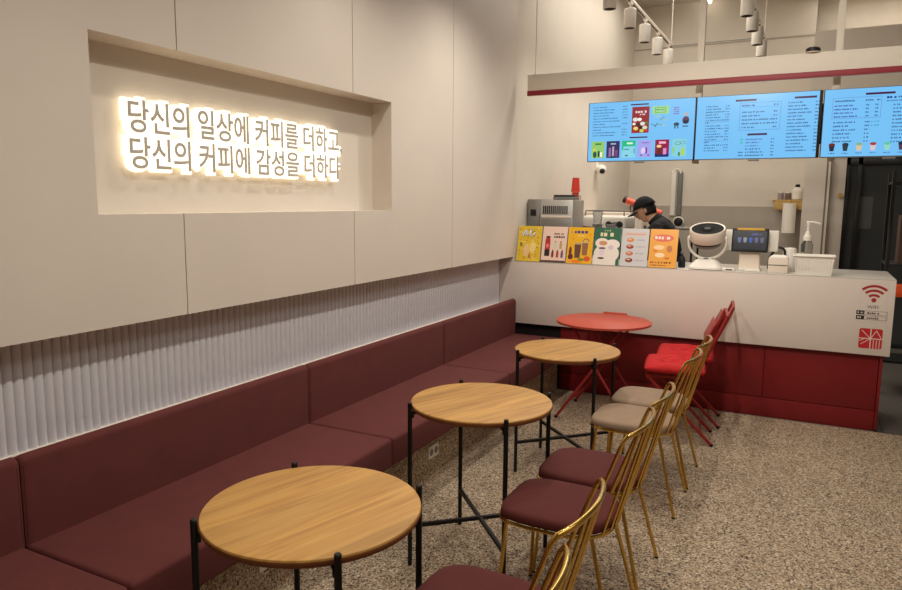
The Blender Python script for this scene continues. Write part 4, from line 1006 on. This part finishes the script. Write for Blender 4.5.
bm = BM(); box(bm, 0.07, 0.085, -0.33, -0.312, 0.8, 1.0, 0.003); obj('handle', bm, M['steel'], dr)
bm = BM(); box(bm, 0.13, 0.39, -0.312, -0.3, 0.08, 1.55, 0.004); dr = obj('door', bm, M['wplast2'], t)
bm = BM(); box(bm, 0.165, 0.18, -0.33, -0.312, 0.8, 1.0, 0.003); obj('handle', bm, M['steel'], dr)
t = thing('storage_shelf', 'black storage shelf behind the person in the kitchen', 'shelf', (0.76, 8.35, 0))
for z in (0.4, 0.9, 1.42):
    bm = BM(); box(bm, -0.04, 0.5, -0.25, 0.25, z-0.02, z, 0.003); obj('shelf_board', bm, M['dsteel'], t)
for sx in (-0.03, 0.49):
    for sy in (-0.24, 0.24):
        bm = BM(); tube(bm, [(sx, sy, 0), (sx, sy, 1.44)], 0.012, 8); obj('post', bm, M['bplast'], t)
t = thing('orange_tube', 'orange tube with a black end cap lying slanted behind the black cap of the person', 'tube', (0, 0, 0))
bm = BM(); A = Vector((0.48, 8.22, 1.725)); B = Vector((0.885, 8.22, 1.573)); dirv = (B-A).normalized()
tube(bm, [A, B], 0.038, 20); obj('tube', bm, M['orange'], t)
bm = BM(); tube(bm, [A-dirv*0.03, A+dirv*0.005], 0.042, 20); obj('end_cap', bm, M['bplast'], t)
t = thing('tube_rest', 'small dark wire rack holding up the orange tube', 'rack', (0, 0, 0))
bm = BM()
for (x, z) in ((0.55, 1.657), (0.62, 1.632)):
    tube(bm, [(x, 8.14, 1.58), (x, 8.14, z), (x, 8.30, z), (x, 8.30, 1.58)], 0.006, 8)
obj('rack', bm, M['bplast'], t)
t = thing('tube_block', 'small grey block under the lower end of the orange tube', 'block', (0.83, 8.22, 1.58))
t.location.z = 1.42
bm = BM(); box(bm, -0.03, 0.05, -0.06, 0.06, 0, 0.112, 0.004); obj('block', bm, M['gplast'], t)

# wall fixture: white vertical tube with round black knob
t = thing('wall_tap_column', 'tall white vertical fixture with a round black knob on the kitchen back wall', 'fixture', (0.69, YB, 1.45))
bm = BM(); box(bm, -0.09, -0.015, -0.05, 0, 0.06, 0.70, 0.02, 4); obj('left_channel', bm, M['wplast'], t)
bm = BM(); box(bm, 0.0, 0.07, -0.05, 0, 0.06, 0.69, 0.02, 4); obj('right_channel', bm, M['gplast'], t)
bm = BM(); tube(bm, [(-0.055, -0.045, 0.66), (-0.04, -0.045, 0.705), (0.0, -0.045, 0.725), (0.035, -0.045, 0.70), (0.04, -0.045, 0.66)], 0.012, 10); obj('top_loop', bm, M['wplast'], t)
bm = BM(); lathe(bm, [(0.075, 0), (0.075, 0.04), (0.062, 0.05), (0.06, 0.045)], 28, mtx=Matrix.Translation((0.04, -0.0, -0.02)) @ Matrix.Rotation(PI/2, 4, 'X')); obj('knob_ring', bm, M['wplast'], t)
bm = BM(); lathe(bm, [(0.062, 0.03), (0.06, 0.058), (0.05, 0.064), (0, 0.066)], 28, mtx=Matrix.Translation((0.04, -0.0, -0.02)) @ Matrix.Rotation(PI/2, 4, 'X')); obj('knob', bm, M['bplast'], t)

# dome camera on the left kitchen wall
t = thing('security_camera', 'small white security camera with black lens just under the left screen', 'camera', (0.0, 8.60, 2.10))
bm = BM(); box(bm, 0.0, 0.02, -0.05, 0.05, -0.02, 0.09, 0.004); obj('wall_mount', bm, M['wplast'], t)
bm = BM(); tube(bm, [(0.01, 0, 0.04), (0.055, -0.01, 0.03)], 0.02, 12); obj('arm', bm, M['wplast'], t)
bm = BM(); bmesh.ops.create_uvsphere(bm, u_segments=24, v_segments=14, radius=0.062, matrix=Matrix.Translation((0.075, -0.02, -0.005))); obj('ball', bm, M['wplast'], t)
bm = BM(); bmesh.ops.create_uvsphere(bm, u_segments=20, v_segments=12, radius=0.034, matrix=Matrix.Translation((0.094, -0.058, -0.022))); obj('lens', bm, M['bplast'], t)

# wooden wall shelf with jars and hanging cup tube
t = thing('wall_shelf', 'pale wooden shelf on the kitchen back wall near the pillar', 'shelf', (2.12, YB, 1.66))
bm = BM(); box(bm, -0.185, 0.18, -0.17, 0, 0.07, 0.09, 0.003); obj('board', bm, M['oak'], t)
bm = BM(); box(bm, -0.16, 0.18, -0.165, -0.14, -0.04, 0.07, 0.003); obj('front_rail', bm, M['oak'], t)
t = thing('white_bottle', 'white bottle with a black cap standing on the wooden wall shelf', 'bottle', (2.225, YB-0.08, 1.75))
bm = BM(); lathe(bm, [(0, 0), (0.06, 0), (0.07, 0.01), (0.07, 0.12), (0.03, 0.16), (0.02, 0.17), (0, 0.17)], 24); obj('body', bm, M['wplast'], t)
bm = BM(); lathe(bm, [(0.028, 0.165), (0.028, 0.20), (0, 0.203)], 20); obj('cap', bm, M['bplast'], t)
for k, (x, c, lab) in enumerate(((2.03, (150, 140, 140), 'grey jar at the left end of the wooden wall shelf'), (2.12, (120, 96, 90), 'brown jar in the middle of the wooden wall shelf'))):
    t = thing('storage_jar', lab, 'jar', (x, YB-0.10, 1.75))
    bm = BM(); lathe(bm, [(0, 0), (0.036, 0), (0.038, 0.08), (0.03, 0.09), (0, 0.09)], 20); obj('jar', bm, mat('jar_fill', c, 0.3), t)
    bm = BM(); lathe(bm, [(0.034, 0.088), (0.034, 0.105), (0, 0.106)], 20); obj('lid', bm, M['wplast'], t)
t = thing('paper_roll', 'tall white paper roll hanging below the wooden wall shelf', 'paper roll', (2.15, YB-0.235, 1.32))
bm = BM(); lathe(bm, [(0.02, 0), (0.08, 0), (0.08, 0.385), (0.02, 0.385), (0.02, 0.0)], 32); obj('roll', bm, M['paper'], t)
bm = BM(); tube(bm, [(0, 0, 0.01), (0, 0, 0.42), (0, 0.075, 0.42)], 0.01, 10); obj('holder', bm, M['oak'], t)

# rack of things past the counter's right end
t = thing('dark_storage_rack', 'dark storage rack at the right edge of the photo behind the counter end', 'rack', (3.30, 7.5, 0))
for sx in (-0.26, 0.4):
    for sy in (-0.2, 0.2):
        bm = BM(); box(bm, sx-0.015, sx+0.015, sy-0.015, sy+0.015, 0, 2.0, 0.002); obj('post', bm, M['dframe'], t)
for z in (0.3, 0.88, 1.18, 1.9):
    bm = BM(); box(bm, -0.27, 0.42, -0.21, 0.21, z-0.02, z, 0.002); obj('shelf_board', bm, M['dframe'], t)
t = thing('storage_box', 'brown cardboard box on the rack at the right edge', 'box', (3.22, 7.45, 1.18)); 
bm = BM(); box(bm, -0.10, 0.12, -0.12, 0.12, 0, 0.42, 0.004); obj('carton', bm, mat('dark_cardboard', (84, 62, 52), 0.8), t)
bm = BM(); box(bm, -0.10, 0.12, -0.02, 0.02, 0.4195, 0.422); obj('tape', bm, M['oak'], t)
t = thing('white_kettle', 'white rounded pot on top of the rack at the right edge', 'pot', (3.19, 7.42, 1.90))
bm = BM(); lathe(bm, [(0, 0), (0.06, 0), (0.07, 0.04), (0.055, 0.10), (0.02, 0.12), (0, 0.12)], 24); obj('body', bm, M['wplast2'], t)
bm = BM(); lathe(bm, [(0.012, 0.118), (0.015, 0.135), (0, 0.14)], 14); obj('knob', bm, M['bplast'], t)
t = thing('orange_box', 'bright orange box on the rack beyond the counter end', 'box', (3.25, 7.38, 0.88))
bm = BM(); box(bm, -0.12, 0.14, -0.07, 0.1, 0, 0.10, 0.004); obj('box', bm, mat('vivid_orange', (240, 84, 24), 0.5), t)
bm = BM(); box(bm, -0.121, 0.141, -0.071, 0.101, 0.085, 0.103, 0.003); obj('lid', bm, mat('vivid_orange_lid', (244, 92, 30), 0.5), t)

# ------------------------------------------------------------------ THE PERSON (bent forward over the work table, facing left)
def skin_mesh(name, verts, edges, radii, m, parent, sub=2, root=0):
    me = bpy.data.meshes.new(name); me.from_pydata(verts, edges, []); o = bpy.data.objects.new(name, me); col.objects.link(o)
    md = o.modifiers.new('s', 'SKIN'); md.use_smooth_shade = True
    for i, r in enumerate(radii): me.skin_vertices[0].data[i].radius = r if isinstance(r, tuple) else (r, r)
    me.skin_vertices[0].data[root].use_root = True
    sb = o.modifiers.new('u', 'SUBSURF'); sb.levels = sub; sb.render_levels = sub
    bpy.context.view_layer.update()
    dg = bpy.context.evaluated_depsgraph_get()
    nm = bpy.data.meshes.new_from_object(o.evaluated_get(dg)); bpy.data.objects.remove(o)
    bm = BM(); bm.from_mesh(nm); bpy.data.meshes.remove(nm)
    return obj(name, bm, m, parent, angle=180)
t = thing('person', 'person in a black cap and black top bending over behind the counter, facing left', 'person', (1.155, 7.0, 0))
V = [(0.07, 0, 0.94), (0.05, 0, 1.12), (0.015, 0, 1.30), (-0.035, 0, 1.445), (-0.085, 0, 1.52), (-0.13, 0, 1.55), (-0.17, 0, 1.58),   # pelvis .. neck .. skull base
     (-0.035, 0.165, 1.445), (-0.035, -0.165, 1.445), (-0.12, 0.24, 1.18), (-0.12, -0.24, 1.18), (-0.235, 0.20, 1.03), (-0.235, -0.20, 1.03),
     (0.05, 0.10, 0.86), (0.05, -0.10, 0.86), (0.01, 0.12, 0.48), (0.01, -0.12, 0.48), (0.07, 0.12, 0.09), (0.07, -0.12, 0.09), (-0.05, 0.13, 0.045), (-0.05, -0.13, 0.045)]
Ed = [(0, 1), (1, 2), (2, 3), (3, 4), (4, 5), (5, 6), (3, 7), (3, 8), (7, 9), (8, 10), (9, 11), (10, 12), (0, 13), (0, 14), (13, 15), (14, 16), (15, 17), (16, 18), (17, 19), (18, 20)]
Ra = [(0.12, 0.15), (0.11, 0.14), (0.12, 0.16), (0.125, 0.16), (0.095, 0.11), 0.058, 0.052, 0.072, 0.072, 0.050, 0.050, 0.033, 0.033, 0.09, 0.09, 0.062, 0.062, 0.042, 0.042, 0.038, 0.038]
sc_ = lambda r, k: tuple(x*k for x in r) if isinstance(r, tuple) else r*k
pieces = [skin_mesh('p', V, Ed, [sc_(r, 0.88) for r in Ra], M['skin'], None)]
bm = BM(); tube(bm, [(-0.03, 0, 1.46), (-0.085, 0, 1.515), (-0.14, 0, 1.56), (-0.19, 0, 1.61)], [0.075, 0.064, 0.056, 0.054], 20); pieces.append(obj('p', bm, M['skin']))
bm = BM(); bmesh.ops.create_uvsphere(bm, u_segments=40, v_segments=28, radius=1.0)
for v in bm.verts:
    x, y, z = v.co
    w = 1.0-0.20*max(0, -z)**1.5
    v.co = Vector((x*0.098*(w+0.05*max(0, -x)), y*0.076*w, z*0.118))
    if x < -0.72 and abs(y) < 0.30 and abs(z+0.15) < 0.32: v.co.x -= 0.026*(1-abs(y)/0.30)*(1-abs(z+0.20)/0.40)      # nose
    if x < -0.7 and 0.12 < abs(y) < 0.55 and abs(z-0.05) < 0.14: v.co.x += 0.006                                  # eye sockets
    if x < -0.3 and z < -0.72: v.co.x -= 0.014                                                                # chin
hm = Matrix.Translation((-0.200, 0, 1.628)) @ Matrix.Rotation(math.radians(-24), 4, 'Y')
for v in bm.verts: v.co = hm @ v.co
pieces.append(obj('p', bm, M['skin']))
for s in (-1, 1):
    bm = BM(); bmesh.ops.create_uvsphere(bm, u_segments=16, v_segments=12, radius=1.0)
    for v in bm.verts: v.co = hm @ Vector((v.co.x*0.020+0.012, v.co.y*0.011+s*0.076, v.co.z*0.032-0.01))
    pieces.append(obj('p', bm, M['skin']))
    W_ = Vector((-0.235, s*0.20, 1.03)); fw = Vector((-0.9, -s*0.1, -0.25)).normalized(); sd = Vector((0, s, 0)); sd = (sd-fw*sd.dot(fw)).normalized(); dn = fw.cross(sd); dn = dn if dn.z < 0 else -dn
    pieces.append(skin_mesh('p', [tuple(v) for v in (W_-fw*0.02, W_+fw*0.02, W_+fw*0.055, W_+fw*0.09)], [(0, 1), (1, 2), (2, 3)], [0.027, (0.028, 0.022), (0.037, 0.018), (0.038, 0.016)], M['skin'], None))
    for k, (off, L) in enumerate(((-0.030, 0.070), (-0.010, 0.080), (0.011, 0.075), (0.030, 0.058))):
        p0 = W_+fw*0.080+sd*off; p1 = p0+fw*L*0.5+sd*off*0.15+dn*0.006; p2 = p1+(fw*0.7+dn*0.7)*L*0.33; p3 = p2+(fw*0.3+dn*0.95)*L*0.25
        pieces.append(skin_mesh('p', [tuple(q) for q in (p0, p1, p2, p3)], [(0, 1), (1, 2), (2, 3)], [0.0095, 0.009, 0.008, 0.007], M['skin'], None))
    p0 = W_+fw*0.03-sd*0.024; p1 = p0+fw*0.025-sd*0.024+dn*0.008; p2 = p1+fw*0.03-sd*0.006+dn*0.01
    pieces.append(skin_mesh('p', [tuple(q) for q in (p0, p1, p2)], [(0, 1), (1, 2)], [0.012, 0.0105, 0.009], M['skin'], None))
# one continuous skin: union of the pieces by voxel remesh
bm = BM()
for q in pieces:
    bm.from_mesh(q.data); me = q.data; bpy.data.objects.remove(q); bpy.data.meshes.remove(me)
tmp = obj('p', bm, M['skin'])
md = tmp.modifiers.new('r', 'REMESH'); md.mode = 'VOXEL'; md.voxel_size = 0.0055
ms = tmp.modifiers.new('s', 'SMOOTH'); ms.iterations = 3; ms.factor = 0.5
bpy.context.view_layer.update()
nm = bpy.data.meshes.new_from_object(tmp.evaluated_get(bpy.context.evaluated_depsgraph_get())); bpy.data.objects.remove(tmp)
bm = BM(); bm.from_mesh(nm); bpy.data.meshes.remove(nm)
body = obj('body', bm, M['skin'], t, angle=180)
for s in (-1, 1):
    bm = BM(); bmesh.ops.create_uvsphere(bm, u_segments=12, v_segments=8, radius=0.011, matrix=hm @ Matrix.Translation((-0.083, s*0.030, 0.006))); e_ = obj('eye', bm, M['paper'], t)
    bm = BM(); bmesh.ops.create_uvsphere(bm, u_segments=10, v_segments=6, radius=0.006, matrix=hm @ Matrix.Translation((-0.0905, s*0.030, 0.005))); obj('iris', bm, M['hair'], e_)
bm = BM(); tube(bm, [hm @ Vector((-0.084, -0.022, -0.066)), hm @ Vector((-0.090, 0, -0.064)), hm @ Vector((-0.084, 0.022, -0.066))], 0.004, 8); obj('mouth', bm, mat('lips', (150, 92, 82), 0.5), t)
# clothes, hair and cap
sv = V[:5]+V[7:13]
sv[9-0] = tuple(Vector(sv[9]).lerp(Vector(sv[7]), 0.12)); sv[10] = tuple(Vector(sv[10]).lerp(Vector(sv[8]), 0.12))
se = [(0, 1), (1, 2), (2, 3), (3, 4), (3, 5), (3, 6), (5, 7), (6, 8), (7, 9), (8, 10)]
sr_ = Ra[:5]+Ra[7:13]
o = skin_mesh('black_top', sv, se, [sc_(r, 1.02) for r in sr_[:5]]+[0.076, 0.076, 0.056, 0.056, 0.042, 0.042], M['cloth'], t)
bm = BM(); tube(bm, [(-0.02, 0, 1.46), (-0.075, 0, 1.512), (-0.118, 0, 1.548)], [0.095, 0.078, 0.068], 20); obj('collar', bm, M['cloth'], o)
bm = BM(); bmesh.ops.create_uvsphere(bm, u_segments=28, v_segments=18, radius=1.0)
bmesh.ops.delete(bm, geom=[v for v in bm.verts if v.co.z < -0.55 or (v.co.x < -0.2 and v.co.z < 0.35)], context='VERTS')
for v in bm.verts: v.co = hm @ Vector((v.co.x*0.107, v.co.y*0.085, v.co.z*0.125))
hr = obj('hair', bm, M['hair'], t, angle=180); sm = hr.modifiers.new('t', 'SOLIDIFY'); sm.thickness = 0.006
bm = BM(); bmesh.ops.create_uvsphere(bm, u_segments=32, v_segments=20, radius=1.0)
bmesh.ops.delete(bm, geom=[v for v in bm.verts if v.co.z < 0.05], context='VERTS')
for v in bm.verts:
    z = v.co.z; v.co = hm @ Vector((v.co.x*0.116+0.004, v.co.y*0.093, z*0.125+0.010))
cp_ = obj('cap', bm, M['cloth'], t, angle=180); sm = cp_.modifiers.new('t', 'SOLIDIFY'); sm.thickness = 0.005
cp_['label'] = 'black baseball cap'
bm = BM(); rows = []
for i in range(13):
    a = -1.15+2.3*i/12
    rows.append([bm.verts.new(hm @ Vector((-0.106*math.cos(a*0.9)-r*0.075*math.cos(a*0.85), 0.088*math.sin(a)*(1+0.1*r), 0.022-0.018*r-0.012*a*a))) for r in (0, 0.5, 1)])
for A_, B_ in zip(rows, rows[1:]):
    for k in range(2): bm.faces.new((A_[k], A_[k+1], B_[k+1], B_[k]))
b2 = obj('brim', bm, M['cloth'], cp_, angle=180); sm = b2.modifiers.new('t', 'SOLIDIFY'); sm.thickness = 0.005
for s in (-1, 1):
    bm = BM(); tube(bm, [(0.05, s*0.09, 0.95), (0.05, s*0.10, 0.86), (0.03, s*0.11, 0.68), (0.01, s*0.12, 0.48), (0.05, s*0.12, 0.25), (0.07, s*0.12, 0.09)], [0.115, 0.118, 0.098, 0.080, 0.068, 0.062], 18); obj('trouser_leg', bm, M['trouser'], t)
    bm = BM(); rg = loft(bm, rrect(0.27, 0.10, 0.045), [(0, 1), (0.02, 1.0), (0.05, 0.9), (0.088, 0.6)])
    for ring_ in rg:
        for v in ring_: v.co.x += -0.005; v.co.y += s*0.125
    obj('shoe', bm, M['bplast'], t)

# ------------------------------------------------------------------ LIGHTS
WARM = (1.0, 0.93, 0.82)
def spot(x, y, z, e, size=150, blend=0.9, rad=0.05, c=WARM, aim=None):
    L = bpy.data.lights.new('spot', 'SPOT'); L.energy = e; L.color = c; L.spot_size = math.radians(size); L.spot_blend = blend; L.shadow_soft_size = rad
    o = bpy.data.objects.new('spot', L); col.objects.link(o); o.location = (x, y, z)
    d = Vector(aim) if aim else Vector((0, 0, -1))
    o.rotation_euler = d.to_track_quat('-Z', 'Y').to_euler()
def area(x, y, z, sx, sy, e, c=WARM):
    L = bpy.data.lights.new('area', 'AREA'); L.shape = 'RECTANGLE'; L.size = sx; L.size_y = sy; L.energy = e; L.color = c
    o = bpy.data.objects.new('area', L); col.objects.link(o); o.location = (x, y, z)
for y, e in ((0.4, 2), (1.8, 10), (3.2, 42), (4.6, 58)): spot(0.73, y, 3.34, e, rad=0.035)
for y, e in ((0.9, 76), (2.3, 60), (3.7, 54), (5.0, 48)): spot(1.775, y, 3.34, e, size=120, rad=0.035, aim=(-0.30, 0, -1))
for (x, y, lab) in lamps: spot(x, y, LZ-0.25, 24 if x < 1 else 9)
area(4.2, 2.5, CEIL-0.05, 1.6, 5.0, 54)  # added light without a fixture, lifts the ambient level in the hall
area(0.9, 7.9, CEIL-0.12, 1.2, 3.0, 50, (1, 0.94, 0.84))  # added light without a fixture, brightens the upper kitchen walls
for x, y, e, ax in ((0.73, 2.6, 46, 0.10), (1.775, 2.9, 90, 0.05), (1.775, 3.4, 90, 0.28)): spot(x, y, 3.34, e, size=75, rad=0.035, aim=(ax, 1.0, -0.48))  # unseen spots added along the tracks to brighten counter front and signboard
area(3.6, 10.15, CEIL-0.14, 2.4, 0.3, 13)  # added light without a fixture, brightens the far wall above the partition

w = bpy.data.worlds.new('room_world'); scn.world = w; w.use_nodes = True
w.node_tree.nodes['Background'].inputs['Color'].default_value = (0.9, 0.85, 0.8, 1); w.node_tree.nodes['Background'].inputs['Strength'].default_value = 0.05

# ------------------------------------------------------------------ CAMERA
cam = bpy.data.cameras.new('camera'); co = bpy.data.objects.new('camera', cam); col.objects.link(co)
yaw, pitch, roll = 0.4739, 0.1343, 0.0081
cam.sensor_width = 36; cam.lens = 36*696.63/902; cam.clip_start = 0.05
f = Vector((-math.sin(yaw)*math.cos(pitch), math.cos(yaw)*math.cos(pitch), -math.sin(pitch)))
r = Vector((math.cos(yaw), math.sin(yaw), 0)); u = r.cross(f)
cr, sr = math.cos(roll), math.sin(roll)
r2 = r*cr+u*sr; u2 = u*cr-r*sr
mw = Matrix.Identity(4)
for i in range(3): mw[i][0] = r2[i]; mw[i][1] = u2[i]; mw[i][2] = -f[i]
mw[0][3], mw[1][3], mw[2][3] = 2.4104, 0, 1.7
co.matrix_world = mw
scn.camera = co
scn.view_settings.view_transform = 'Standard'; scn.view_settings.look = 'None'; scn.view_settings.gamma = 1.0
scn.view_settings.use_curve_mapping = False
scn.view_settings.exposure = -0.07
scn.cycles.max_bounces = 8; scn.cycles.use_denoising = True
